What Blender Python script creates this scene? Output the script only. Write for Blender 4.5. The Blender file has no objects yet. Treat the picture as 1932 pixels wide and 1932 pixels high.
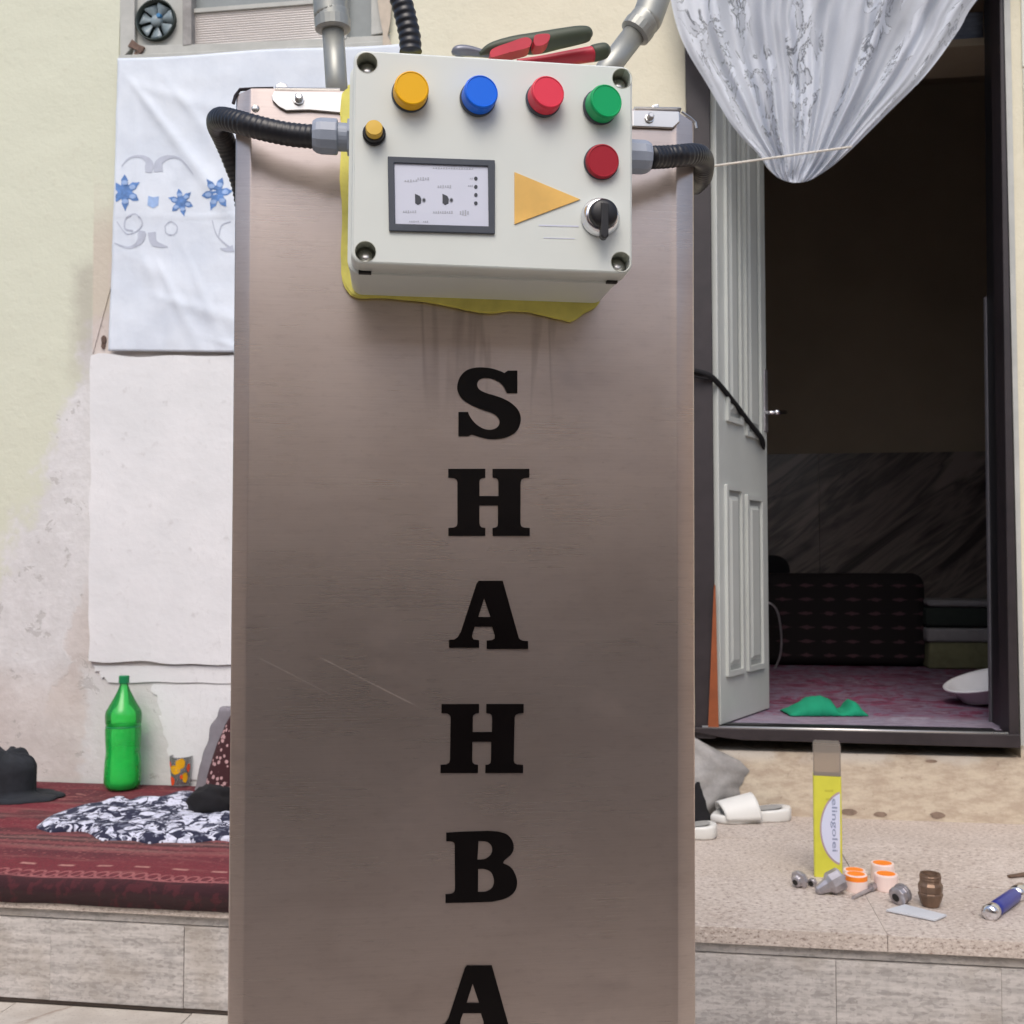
import bpy, bmesh, math, random
from mathutils import Vector, noise as mnoise
from mathutils.geometry import tessellate_polygon
random.seed(4)
R = math.radians
scene = bpy.context.scene
COL = scene.collection

# ------------------------------------------------------------------ camera
CAMZ, PITCH, FPX = 0.95, R(2.5), 2080.0      # focal length in units of a 1932 px wide picture
cam = bpy.data.cameras.new("camera"); camo = bpy.data.objects.new("camera", cam); COL.objects.link(camo)
camo.location = (0, 0, CAMZ); camo.rotation_euler = (R(90) + PITCH, 0, 0)
cam.sensor_width = 36; cam.lens = 36 * FPX / 1932.0; cam.clip_start = 0.02; cam.clip_end = 300
cam.dof.use_dof = True; cam.dof.focus_distance = 1.0; cam.dof.aperture_fstop = 21
scene.camera = camo

# ------------------------------------------------------------------ world, sun, exposure
SUN_EL, SUN_AZ = R(52), R(188)               # azimuth measured clockwise from +Y (behind the camera)
world = bpy.data.worlds.new("World"); scene.world = world; world.use_nodes = True
wn = world.node_tree; bg = wn.nodes["Background"]
sky = wn.nodes.new("ShaderNodeTexSky"); sky.sky_type = 'NISHITA'; sky.sun_disc = False
sky.sun_elevation = SUN_EL; sky.sun_rotation = SUN_AZ; sky.air_density = 1.0; sky.dust_density = 3.5; sky.ozone_density = 1.0
wn.links.new(sky.outputs[0], bg.inputs[0]); bg.inputs[1].default_value = 0.14
sun = bpy.data.lights.new("sun", 'SUN'); suno = bpy.data.objects.new("sun", sun); COL.objects.link(suno)
sun.energy = 0.95; sun.angle = R(36); sun.color = (1.0, 0.97, 0.94)
sd = Vector((math.sin(SUN_AZ) * math.cos(SUN_EL), math.cos(SUN_AZ) * math.cos(SUN_EL), math.sin(SUN_EL)))
suno.rotation_euler = sd.to_track_quat('Z', 'Y').to_euler()
scene.view_settings.view_transform = 'Standard'; scene.view_settings.look = 'None'
scene.view_settings.gamma = 1; scene.view_settings.use_curve_mapping = False
scene.view_settings.exposure = 0.42

# ------------------------------------------------------------------ geometry helpers
def ray(px, py):
    x, u = (px - 966) / FPX, (966 - py) / FPX
    return Vector((x, math.cos(PITCH) - u * math.sin(PITCH), math.sin(PITCH) + u * math.cos(PITCH)))
C0 = Vector((0, 0, CAMZ))
class Frame:
    """a plane in the place: U to the right, V up, N out of the plane towards the viewer"""
    def __init__(s, O, U, V):
        s.O = Vector(O); s.U = Vector(U).normalized(); s.V = Vector(V).normalized(); s.N = s.U.cross(s.V).normalized()
    def w(s, u, v, n=0): return s.O + s.U * u + s.V * v + s.N * n
    def loc(s, p):
        d = Vector(p) - s.O; return (d.dot(s.U), d.dot(s.V), d.dot(s.N))
    def px(s, px, py, n=0):
        d = ray(px, py); t = (s.O + s.N * n - C0).dot(s.N) / d.dot(s.N)
        l = s.loc(C0 + d * t); return (l[0], l[1])
    def wp(s, px, py, n=0):
        u, v = s.px(px, py, n); return s.w(u, v, n)
    def scale(s, px, py, n=0):              # metres per picture unit there
        return (s.wp(px, py, n) - C0).dot(Vector((0, 1, 0))) / FPX
def yaw(a, O, roll=0):
    U0 = Vector((math.cos(a), math.sin(a), 0)); Z = Vector((0, 0, 1))
    return Frame(O, U0 * math.cos(roll) - Z * math.sin(roll), Z * math.cos(roll) + U0 * math.sin(roll))
W = yaw(-R(8.5), (0, 3.25, 0))              # house wall: u right, v = height, n towards the yard
def floor_pt(px, py, z):
    d = ray(px, py); return C0 + d * ((z - CAMZ) / d.z)
def fl(px, py, z):
    l = W.loc(floor_pt(px, py, z)); return l[0], l[2]

def mk(name, vf, mat, parent=None, smooth=False, uv=None, bevel=0, solid=0, sub=0, origin=None, recalc=True):
    vs, fs = vf; vs = [Vector(v) for v in vs]
    if parent is not None: org = Vector(parent['_o'])
    elif origin is not None: org = Vector(origin)
    else:
        org = Vector((sum(v.x for v in vs) / len(vs), sum(v.y for v in vs) / len(vs), min(v.z for v in vs)))
    me = bpy.data.meshes.new(name); me.from_pydata([v - org for v in vs], [], fs)
    if uv is not None:
        l = me.uv_layers.new(name="UVMap")
        for lp in me.loops: l.data[lp.index].uv = uv[lp.vertex_index]
    if recalc:
        b = bmesh.new(); b.from_mesh(me); bmesh.ops.recalc_face_normals(b, faces=b.faces); b.to_mesh(me); b.free()
    if smooth:
        for p in me.polygons: p.use_smooth = True
    me.materials.append(mat)
    o = bpy.data.objects.new(name, me); COL.objects.link(o); o['_o'] = tuple(org)
    if parent is not None: o.parent = parent; o.location = (0, 0, 0)
    else: o.location = org
    if bevel:
        m = o.modifiers.new("bevel", 'BEVEL'); m.width = bevel; m.segments = 2; m.limit_method = 'ANGLE'; m.angle_limit = R(40)
    if solid:
        m = o.modifiers.new("solid", 'SOLIDIFY'); m.thickness = solid; m.offset = 0
    if sub:
        m = o.modifiers.new("sub", 'SUBSURF'); m.levels = sub; m.render_levels = sub
    return o
def empty(name, loc):
    o = bpy.data.objects.new(name, None); COL.objects.link(o); o.location = loc; o['_o'] = tuple(loc); o.empty_display_size = 0.05
    return o
def tag(o, label=None, cat=None, group=None, kind=None):
    if label: o['label'] = label
    if cat: o['category'] = cat
    if group: o['group'] = group
    if kind: o['kind'] = kind
    return o
def join(*vfs):
    V, F = [], []
    for vs, fs in vfs:
        k = len(V); V += list(vs); F += [[i + k for i in f] for f in fs]
    return V, F
def box(f, u0, u1, v0, v1, n0, n1):
    V = [f.w(u, v, n) for n in (n0, n1) for (u, v) in ((u0, v0), (u1, v0), (u1, v1), (u0, v1))]
    return V, [[3, 2, 1, 0], [4, 5, 6, 7], [0, 1, 5, 4], [1, 2, 6, 5], [2, 3, 7, 6], [3, 0, 4, 7]]
def prism(f, loops, n0, n1):
    """extrude an outline (first loop) with holes (the others) between two depths"""
    if not isinstance(loops[0][0], (tuple, list)): loops = [loops]
    pts = [p for l in loops for p in l]; k = len(pts)
    tri = tessellate_polygon([[Vector((p[0], p[1], 0)) for p in l] for l in loops])
    V = [f.w(p[0], p[1], n0) for p in pts] + [f.w(p[0], p[1], n1) for p in pts]
    F = [[t[2], t[1], t[0]] for t in tri] + [[t[0] + k, t[1] + k, t[2] + k] for t in tri]
    s = 0
    for l in loops:
        m = len(l)
        for i in range(m):
            j = (i + 1) % m; F.append([s + i, s + j, s + j + k, s + i + k])
        s += m
    return V, F
def rrect(u0, u1, v0, v1, r, ins=0, seg=6):
    u0 += ins; u1 -= ins; v0 += ins; v1 -= ins; r = max(r - ins, 1e-4); P = []
    for cx, cy, a in ((u1 - r, v1 - r, 0), (u0 + r, v1 - r, 90), (u0 + r, v0 + r, 180), (u1 - r, v0 + r, 270)):
        for i in range(seg + 1):
            t = R(a + 90 * i / seg); P.append((cx + r * math.cos(t), cy + r * math.sin(t)))
    return P
def circ(cx, cy, r, n=32, rv=None): return [(cx + r * math.cos(2 * math.pi * i / n), cy + (rv or r) * math.sin(2 * math.pi * i / n)) for i in range(n)]
def loft(f, loops_n, cap0=True, cap1=True):
    """loops_n: list of (outline, depth) with equal point counts"""
    V, F = [], []; m = len(loops_n[0][0])
    for l, n in loops_n: V += [f.w(p[0], p[1], n) for p in l]
    for k in range(len(loops_n) - 1):
        for i in range(m):
            j = (i + 1) % m; F.append([k * m + i, k * m + j, (k + 1) * m + j, (k + 1) * m + i])
    if cap0: F.append(list(range(m))[::-1])
    if cap1: F.append([(len(loops_n) - 1) * m + i for i in range(m)])
    return V, F
def basis(ax):
    ax = Vector(ax).normalized(); a = Vector((0, 0, 1)) if abs(ax.z) < 0.9 else Vector((1, 0, 0))
    x = ax.cross(a).normalized(); return x, ax.cross(x).normalized(), ax
def lathe(o, ax, prof, seg=28, sq=1.0):
    """prof: list of (height along the axis, radius)"""
    x, y, z = basis(ax); o = Vector(o); V, F = [], []
    for h, r in prof:
        for i in range(seg):
            t = 2 * math.pi * i / seg; V.append(o + z * h + x * (r * math.cos(t)) + y * (r * sq * math.sin(t)))
    for k in range(len(prof) - 1):
        for i in range(seg):
            j = (i + 1) % seg; F.append([k * seg + i, k * seg + j, (k + 1) * seg + j, (k + 1) * seg + i])
    F.append(list(range(seg))[::-1]); F.append([(len(prof) - 1) * seg + i for i in range(seg)])
    return V, F
def cat(pts, k=8):
    """Catmull-Rom through points (any dimension, as tuples)"""
    pts = [tuple(p) for p in pts]; P = [pts[0]] + pts + [pts[-1]]; out = []
    for i in range(1, len(P) - 2):
        for s in range(k):
            t = s / k
            out.append(tuple(0.5 * ((2 * b) + (c - a) * t + (2 * a - 5 * b + 4 * c - d) * t * t + (3 * b - a - 3 * c + d) * t ** 3)
                             for a, b, c, d in zip(P[i - 1], P[i], P[i + 1], P[i + 2])))
    out.append(pts[-1]); return out
def tube(pts, rad, seg=12, flat=1.0, cap=True):
    pts = [Vector(p) for p in pts]; n = len(pts)
    rr = rad if isinstance(rad, (list, tuple)) else [rad] * n
    V, F = [], []; x = None
    for i, p in enumerate(pts):
        t = (pts[min(i + 1, n - 1)] - pts[max(i - 1, 0)]).normalized()
        if x is None: x, y, _ = basis(t)
        else:
            x = (x - t * x.dot(t)).normalized(); y = t.cross(x).normalized()
        for k in range(seg):
            a = 2 * math.pi * k / seg; V.append(p + x * (rr[i] * math.cos(a)) + y * (rr[i] * flat * math.sin(a)))
    for i in range(n - 1):
        for k in range(seg):
            j = (k + 1) % seg; F.append([i * seg + k, i * seg + j, (i + 1) * seg + j, (i + 1) * seg + k])
    if cap: F.append(list(range(seg))[::-1]); F.append([(n - 1) * seg + k for k in range(seg)])
    return V, F
def grid(fn, nu, nv):
    V = [fn(i / nu, j / nv) for j in range(nv + 1) for i in range(nu + 1)]
    UV = [(i / nu, j / nv) for j in range(nv + 1) for i in range(nu + 1)]
    F = [[j * (nu + 1) + i, j * (nu + 1) + i + 1, (j + 1) * (nu + 1) + i + 1, (j + 1) * (nu + 1) + i] for j in range(nv) for i in range(nu)]
    return (V, F), UV
def nz(x, y, z=0.0): return mnoise.noise(Vector((x, y, z)))
def lerp(a, b, t): return a + (b - a) * t
def interp(tab, t):
    for (a, x), (b, y) in zip(tab, tab[1:]):
        if t <= b: return lerp(x, y, (t - a) / (b - a))
    return tab[-1][1]

# ------------------------------------------------------------------ material helpers
def lin(c):
    return tuple(((x / 255) / 12.92 if x <= 10.3 else ((x / 255 + 0.055) / 1.055) ** 2.4) for x in c[:3]) + (1.0,)
class S:
    """a node socket with arithmetic"""
    def __init__(s, g, sock): s.g = g; s.k = sock
    def _m(s, op, o, rev=False): return s.g.m(op, o, s) if rev else s.g.m(op, s, o)
    def __add__(s, o): return s._m('ADD', o)
    __radd__ = __add__
    def __sub__(s, o): return s._m('SUBTRACT', o)
    def __rsub__(s, o): return s._m('SUBTRACT', o, True)
    def __mul__(s, o): return s._m('MULTIPLY', o)
    __rmul__ = __mul__
    def __truediv__(s, o): return s._m('DIVIDE', o)
class G:
    def __init__(s, name):
        s.mat = bpy.data.materials.new(name); s.mat.use_nodes = True; s.t = s.mat.node_tree
        s.t.nodes.clear(); s.out = s.t.nodes.new('ShaderNodeOutputMaterial')
    def node(s, ty, **kw):
        n = s.t.nodes.new(ty)
        for k, v in kw.items(): setattr(n, k, v)
        return n
    def put(s, sock, v):
        if isinstance(v, S): s.t.links.new(v.k, sock)
        elif v is not None:
            if isinstance(v, (tuple, list)) and sock.type == 'RGBA' and len(v) == 3: v = lin(v)
            sock.default_value = v
    def m(s, op, a, b=0.0, c=None, clamp=False):
        n = s.node('ShaderNodeMath', operation=op, use_clamp=clamp); s.put(n.inputs[0], a); s.put(n.inputs[1], b)
        if c is not None: s.put(n.inputs[2], c)
        return S(s, n.outputs[0])
    def pos(s): return S(s, s.node('ShaderNodeNewGeometry').outputs['Position'])
    def coord(s, k='Object'): return S(s, s.node('ShaderNodeTexCoord').outputs[k])
    def rnd(s): return S(s, s.node('ShaderNodeObjectInfo').outputs['Random'])
    def sep(s, v):
        n = s.node('ShaderNodeSeparateXYZ'); s.put(n.inputs[0], v); return [S(s, n.outputs[i]) for i in range(3)]
    def comb(s, x, y, z=0.0):
        n = s.node('ShaderNodeCombineXYZ'); s.put(n.inputs[0], x); s.put(n.inputs[1], y); s.put(n.inputs[2], z); return S(s, n.outputs[0])
    def fuv(s, f):
        """coordinates measured along the axes of a real plane"""
        p = s.pos(); r = []
        for ax in (f.U, f.V, f.N):
            n = s.node('ShaderNodeVectorMath', operation='DOT_PRODUCT'); s.put(n.inputs[0], p); n.inputs[1].default_value = ax
            r.append(S(s, n.outputs['Value']) - f.O.dot(ax))
        return r
    def noise(s, v, sc=5, det=3, rough=0.55, dist=0.0, col=False):
        n = s.node('ShaderNodeTexNoise'); s.put(n.inputs['Vector'], v); n.inputs['Scale'].default_value = sc
        n.inputs['Detail'].default_value = det; n.inputs['Roughness'].default_value = rough; n.inputs['Distortion'].default_value = dist
        return S(s, n.outputs['Color' if col else 'Fac'])
    def vor(s, v, sc=5, feat='F1', out='Distance', rnd=1.0):
        n = s.node('ShaderNodeTexVoronoi', feature=feat); s.put(n.inputs['Vector'], v); n.inputs['Scale'].default_value = sc
        n.inputs['Randomness'].default_value = rnd; return S(s, n.outputs[out])
    def step(s, x, a, b):
        n = s.node('ShaderNodeMapRange', interpolation_type='SMOOTHSTEP'); s.put(n.inputs[0], x)
        n.inputs[1].default_value = a; n.inputs[2].default_value = b; return S(s, n.outputs[0])
    def ramp(s, x, stops, mode='LINEAR'):
        n = s.node('ShaderNodeValToRGB'); s.put(n.inputs[0], x); cr = n.color_ramp; cr.interpolation = mode
        while len(cr.elements) < len(stops): cr.elements.new(0.5)
        for e, (p, c) in zip(cr.elements, stops): e.position = p; e.color = lin(c)
        return S(s, n.outputs[0])
    def mix(s, f, a, b, mode='MIX'):
        n = s.node('ShaderNodeMix', data_type='RGBA', blend_type=mode); s.put(n.inputs[0], f); s.put(n.inputs[6], a); s.put(n.inputs[7], b)
        return S(s, n.outputs[2])
    def half(s, u, v, p, q, w, jit=0.0):
        """1 on the left of the line p->q, soft over w metres, shifted by jit"""
        dx, dy = q[0] - p[0], q[1] - p[1]; L = math.hypot(dx, dy)
        d = u * (-dy / L) + v * (dx / L) + (p[0] * dy - p[1] * dx) / L + jit
        return s.step(d, -w, w)
    def bump(s, h, dist=0.002, st=1.0):
        n = s.node('ShaderNodeBump'); s.put(n.inputs['Height'], h); n.inputs['Distance'].default_value = dist; n.inputs['Strength'].default_value = st
        return S(s, n.outputs[0])
    def bsdf(s, col, rough=0.7, metal=0.0, nrm=None, **kw):
        n = s.node('ShaderNodeBsdfPrincipled'); s.put(n.inputs['Base Color'], col); s.put(n.inputs['Roughness'], rough)
        s.put(n.inputs['Metallic'], metal)
        if nrm is not None: s.put(n.inputs['Normal'], nrm)
        for k, v in kw.items(): s.put(n.inputs[k.replace('_', ' ')], v)
        s.t.links.new(n.outputs[0], s.out.inputs[0]); s.b = n
        return s.mat
def plain(name, col, rough=0.5, metal=0.0, var=0.12, sc=30, bump=0.0, **kw):
    g = G(name); p = g.coord(); n = g.noise(p, sc, 4); n2 = g.noise(p, sc / 6, 2)
    f = g.step(n * 0.6 + n2 * 0.4, 0.3, 0.7)
    c = lin(col); dk = tuple(x * (1 - var) for x in c[:3]) + (1,); lt = tuple(min(1, x * (1 + var)) for x in c[:3]) + (1,)
    col_ = g.mix(f, dk, lt); rg = g.step(n2, 0, 1) * 0.16 + (rough - 0.08)
    return g.bsdf(col_, rg, metal, g.bump(n, bump) if bump else None, **kw)

# ------------------------------------------------------------------ materials
def wall_mat():
    g = G("painted_plaster"); u, v, n = g.fuv(W); p = g.comb(u, v, n * 0.3)
    P = lambda x, y: W.px(x, y)
    big = g.noise(p, 1.6, 3); mid = g.noise(p, 7, 5, 0.6); fine = g.noise(p, 45, 5, 0.65)
    jit = (mid - 0.5) * 0.22 + (fine - 0.5) * 0.05
    cream = g.mix(g.step(big, 0.3, 0.7), (214, 208, 186), (220, 214, 192))
    cream = g.mix(g.half(u, v, P(760, 900), P(760, 0), 0.45, jit), cream, (205, 207, 188))        # greener paint to the left
    cream = g.mix(g.step(fine * 0.5 + mid * 0.5, 0.56, 0.75) * 0.5, cream, (182, 176, 156))
    # paint worn to whitish filler below the window's left corner
    j = (mid - 0.5) * 0.30 + (fine - 0.5) * 0.06
    worn = g.half(u, v, P(-60, 1235), P(172, 640), 0.035, j * -1.0)
    worn = g.m('SUBTRACT', 1.0, worn)
    left = g.half(u, v, P(600, 1900), P(600, 0), 0.05)
    worn = worn * left
    filler = g.mix(g.step(mid * 0.6 + fine * 0.4, 0.40, 0.62), (204, 203, 202), (215, 214, 214))
    c = g.mix(worn, cream, filler)
    # bare tan plaster: a narrow strip along the panel and the low left corner
    s1 = g.m('SUBTRACT', 1.0, g.half(u, v, P(100, 1330), P(176, 1010), 0.012, j * -0.7)) * g.m('SUBTRACT', 1.0, g.step(v, P(160, 1180)[1], P(160, 1120)[1] + 0.1)) * g.step(v, P(100, 1400)[1], P(100, 1300)[1])
    s1 = s1 * left
    tan = g.mix(g.step(mid, 0.35, 0.65), (182, 168, 158), (198, 187, 178))
    c = g.mix(s1 * 0.5, c, tan)
    s2 = g.half(u, v, P(165, 1900), P(150, 900), 0.02, j * 0.8) * g.m('SUBTRACT', 1.0, g.step(v + j * 0.5, P(100, 1320)[1], P(100, 1235)[1]))
    c = g.mix(s2 * 0.5, c, tan)
    sk = g.half(u, v, P(205, 1480), P(150, 1285), 0.006, j * -0.35); sk = g.m('SUBTRACT', 1.0, sk) * left * g.m('SUBTRACT', 1.0, g.step(v + j * 0.1, P(300, 1280)[1], P(300, 1250)[1]))
    c = g.mix(sk * 0.9, c, (206, 205, 204))
    # scrape marks with dark broken edges
    blot = g.step(g.noise(p, 13, 5, 0.7, 0.6), 0.60, 0.635) * worn
    c = g.mix(blot * 0.42, c, (160, 157, 152))
    # damp brownish patch beside the curtain, grime near the window
    band = g.m('SUBTRACT', 1.0, g.half(u, v, P(172, 900), P(181, 0), 0.004, (mid - 0.5) * 0.01)) * left
    c = g.mix(band * g.m('SUBTRACT', 1.0, g.step(v + jit, P(150, 470)[1], P(150, 330)[1])) * g.step(v, P(150, 760)[1], P(150, 660)[1]) * 0.6, c, (190, 172, 160))
    dm = g.half(u, v, P(172, 900), P(181, 0), 0.006) * g.m('SUBTRACT', 1.0, g.half(u, v, P(128, 900), P(150, 300), 0.035, jit * 0.5)) * g.m('SUBTRACT', 1.0, g.step(v + jit * 0.5, P(150, 520)[1], P(150, 470)[1])) * g.step(v, P(150, 760)[1], P(150, 640)[1])
    c = g.mix(dm * 0.45, c, (150, 140, 132))
    # rough beige render under the doorway
    low = g.half(u, v, P(1250, 0), P(1250, 1900), 0.05) * g.m('SUBTRACT', 1.0, g.step(v, W.px(1600, 1412)[1] - 0.01, W.px(1600, 1400)[1] + 0.005))
    st = g.noise(g.comb(u * 1.0, v * 2.2, 0), 16, 5, 0.65)
    beige = g.mix(g.step(st, 0.35, 0.65), (176, 160, 142), (200, 188, 168))
    beige = g.mix(g.step(v, W.px(1600, 1450)[1], W.px(1600, 1425)[1]) * g.step(mid, 0.4, 0.55), beige, (205, 198, 186))
    beige = g.mix(g.step(fine, 0.6, 0.72) * 0.6, beige, (140, 124, 110))
    c = g.mix(low, c, beige)
    h = big * 3 + mid * 1.0 + fine * 0.35 - worn * 0.35 - s1 * 0.3 + blot * -0.12
    return g.bsdf(c, 0.82, 0, g.bump(h, 0.006, 0.8))
M_wall = wall_mat()

def steel_mat():
    g = G("brushed_stainless"); u, v, n = g.fuv(CF)
    w = g.noise(g.comb(u * 1.0, v * 1.0, 0), 5, 3); h = g.noise(g.comb(u * 3, v * 330, 0), 2.2, 4, 0.8); h2 = g.noise(g.comb(u * 30, v * 90, 1), 2.0, 3, 0.7)
    sm = g.noise(g.comb(u * 16, v * 1.6, 2), 2.2, 2, 0.5, 0.4)
    P = lambda x, y: CF.px(x, y)
    col = g.mix(g.step(w, 0.25, 0.75), (200, 186, 177), (208, 194, 186)); col = g.mix(g.step(h, 0.35, 0.7) * 0.15, col, (160, 143, 136)); col = g.mix(g.step(h2, 0.5, 0.75) * 0.16, col, (150, 132, 126))
    # runs under the box and a few rubbed patches
    runs = g.step(g.m('ABSOLUTE', sm - 0.5), 0.028, 0.0) * g.m('SUBTRACT', 1.0, g.step(v, P(900, 600)[1], P(900, 560)[1])) * g.step(v, P(900, 900)[1], P(900, 640)[1]) * g.half(u, v, P(760, 900), P(760, 600), 0.03) * 0
    runs = g.step(g.m('ABSOLUTE', sm - 0.52), 0.06, 0.0) * g.step(v, P(900, 830)[1], P(900, 660)[1]) * g.step(u, P(740, 700)[0], P(800, 700)[0]) * g.step(u, P(1090, 700)[0], P(1030, 700)[0])
    col = g.mix(runs * 0.30, col, (120, 104, 96))
    patch = g.step(g.noise(g.comb(u * 5, v * 7, 5), 1.6, 3), 0.58, 0.7)
    col = g.mix(patch * 0.22, col, (128, 112, 108))
    cl = g.noise(g.comb(u * 3.5, v * 13, 4), 1.7, 3, 0.55, 0.0); col = g.mix(g.step(cl, 0.48, 0.75) * 0.16, col, (140, 122, 118)); sg = g.noise(g.comb(u, v, 3), 9, 3, 0.55, 0.3); col = g.mix(g.step(sg, 0.50, 0.72) * 0.12, col, (132, 116, 112))
    spot = g.step(g.noise(g.comb(u, v, 9), 70, 2), 0.74, 0.80); col = g.mix(spot * 0.35, col, (110, 95, 90))
    # two fine scratches
    def scr(a, b, wd):
        a, b = P(*a), P(*b); L = math.hypot(b[0] - a[0], b[1] - a[1]); dx, dy = (b[0] - a[0]) / L, (b[1] - a[1]) / L
        t = (u - a[0]) * dx + (v - a[1]) * dy; d = (v - a[1]) * dx - (u - a[0]) * dy + (w - 0.5) * 0.004
        return g.step(g.m('ABSOLUTE', d), wd, wd * 0.2) * g.step(t, 0, 0.01) * g.step(t, L, L - 0.02)
    s = g.m('MAXIMUM', scr((596, 1238), (800, 1340), 0.0006), scr((480, 1236), (640, 1320), 0.0004))
    s = g.m('MAXIMUM', s, scr((620, 600), (606, 560), 0.0004) * 0.6)
    col = g.mix(s * 0.3, col, (226, 214, 205))
    rg = 0.29 + (w - 0.5) * 0.04 + (h - 0.5) * 0.10 + patch * 0.05 + s * 0.1 + (cl - 0.5) * 0.06 + (sg - 0.5) * 0.05
    m = g.bsdf(col, rg, 0.92, g.bump(h * 0.3 + w * 2, 0.0004, 0.2))
    return m

def tile_mat(name, a, b, dark, streak=(3, 26), sp=0.5, bump=0.0015):
    g = G(name); u, v, n = g.fuv(W); r = g.rnd()
    p = g.comb(u * streak[0], v * streak[1], n * streak[0] + r * 20)
    s = g.noise(p, 2.4, 5, 0.65); f = g.noise(g.comb(u, v, n + r * 9), 120, 3, 0.7); big = g.noise(g.comb(u, v, n + r * 5), 5, 3)
    k = g.noise(g.comb(u * 90, v * 7, n * 9), 1.0, 3, 0.7)
    c = g.mix(g.step(s, 0.36, 0.66), a, b)
    if streak[1] > 20:
        fl_ = g.comb(u * 0.5, v, n + r); cl_, _, _ = g.sep(g.vor(fl_, 210, 'F1', 'Color', 0.8)); c = g.mix(g.step(cl_, 0.25, 0.9) * 0.45, c, b); c = g.mix(g.step(cl_, 0.4, 0.0) * 0.35, c, dark)
    c = g.mix(g.step(k, 0.5, 0.62) * 0.1, c, dark)
    c = g.mix(g.step(big, 0.52, 0.70) * 0.45, c, (150, 140, 128))
    c = g.mix(g.step(f, 0.60, 0.72) * sp, c, dark)
    hs = g.node('ShaderNodeHueSaturation'); g.put(hs.inputs['Color'], c); g.put(hs.inputs['Value'], 0.93 + r * 0.14)
    return g.bsdf(S(g, hs.outputs[0]), 0.45 + s * 0.2, 0, g.bump(s + f * 0.4, bump, 0.6))
M_riser = tile_mat("riser_tile", (160, 156, 153), (200, 195, 191), (134, 129, 126))
def terrazzo():
    g = G("pinkish_stone"); u, v, n = g.fuv(W); r = g.rnd()
    q = g.comb(u, v, n); f = g.noise(g.comb(u * 0.6, v, n * 0.9), 170, 3, 0.75); m = g.noise(g.comb(u * 0.6, v, n), 52, 4, 0.75); big = g.noise(q, 5, 3)
    c = g.mix(g.step(big, 0.3, 0.7), (186, 174, 164), (196, 185, 176))
    c = g.mix(g.step(f, 0.52, 0.66), c, (138, 122, 114)); c = g.mix(g.step(f, 0.46, 0.33), c, (216, 206, 198))
    c = g.mix(g.step(m, 0.58, 0.70) * 0.5, c, (146, 124, 112)); c = g.mix(g.step(m, 0.40, 0.30) * 0.5, c, (204, 192, 182))
    hs = g.node('ShaderNodeHueSaturation'); g.put(hs.inputs['Color'], c); g.put(hs.inputs['Value'], 0.95 + r * 0.1)
    return g.bsdf(S(g, hs.outputs[0]), 0.42 + m * 0.2, 0, g.bump(f + m, 0.0012, 0.5))
M_terr = terrazzo()
def paving():
    g = G("paving_tile_stone"); p = g.pos(); x, y, z = g.sep(p); r = g.rnd()
    d = g.noise(g.comb((x + y) * 3.0, (x - y) * 16, r * 9), 1.2, 4, 0.6, 0.6); f = g.noise(p, 150, 3, 0.7); m = g.noise(p, 12, 4)
    c = g.mix(g.step(m, 0.3, 0.7), (176, 168, 158), (194, 188, 178))
    c = g.mix(g.step(d, 0.56, 0.66) * 0.7, c, (140, 122, 108)); c = g.mix(g.step(f, 0.55, 0.7) * 0.5, c, (138, 130, 122))
    return g.bsdf(c, 0.55, 0, g.bump(f, 0.001, 0.5))
M_pave = paving()
M_grout = plain("grout", (142, 132, 124), 0.9, bump=0.001)
M_mortar = plain("grey_cement", (150, 148, 146), 0.88, var=0.22, sc=26, bump=0.004)
M_white_paint = plain("dirty_white_paint", (176, 177, 172), 0.55, var=0.1, sc=18, bump=0.0008)
def panel_mat():
    g = G("whitewashed_board"); u, v, n = g.fuv(W); p = g.comb(u, v, 0)
    a = g.noise(p, 3, 4); b = g.noise(p, 22, 5, 0.65); s = g.noise(g.comb(u * 9, v * 2, 3), 3, 4, 0.6, 1.0)
    c = g.mix(g.step(a, 0.3, 0.7), (214, 215, 216), (226, 226, 227))
    c = g.mix(g.step(b, 0.58, 0.74) * 0.4, c, (178, 176, 174)); c = g.mix(g.step(g.m('ABSOLUTE', s - 0.5), 0.012, 0) * 0.22 * g.step(a, 0.45, 0.6), c, (168, 166, 166))
    return g.bsdf(c, 0.75, 0, g.bump(a * 2 + b * 0.6, 0.004, 0.7))
M_panel = panel_mat()
def curtain_mat():
    g = G("thin_white_cotton"); u, v, n = g.fuv(W)
    a = g.noise(g.comb(u, v, 0), 6, 4); b = g.noise(g.comb(u * 400, v * 400, 0), 1, 2)
    c = g.mix(g.step(a, 0.3, 0.7), (205, 213, 224), (216, 223, 232))
    return g.bsdf(c, 0.85, 0, g.bump(a * 3 + b * 0.15, 0.004, 0.5))
M_curtain = curtain_mat()
M_flower = plain("blue_print", (96, 134, 190), 0.85, var=0.35, sc=60)
M_flower_l = plain("pale_blue_print", (150, 176, 216), 0.85, var=0.15, sc=60)
M_scroll = plain("grey_print", (180, 186, 200), 0.85, var=0.08, sc=40)
M_dk_frame = plain("dark_brown_metal_paint", (40, 33, 36), 0.5, var=0.25, sc=24, bump=0.0006)
M_black = plain("black_plastic", (24, 24, 27), 0.42, var=0.2)
M_hose = plain("black_hose_plastic", (30, 31, 36), 0.38, var=0.15, sc=60)
M_gland = plain("blue_grey_gland", (150, 158, 172), 0.4, var=0.05)
M_box = plain("warm_white_enclosure", (214, 219, 213), 0.34, var=0.03, sc=12)
M_boxin = plain("enclosure_recess", (176, 178, 166), 0.5, var=0.05)
M_foam = plain("yellow_foam", (220, 212, 112), 0.85, var=0.15, sc=40, bump=0.002)
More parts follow.
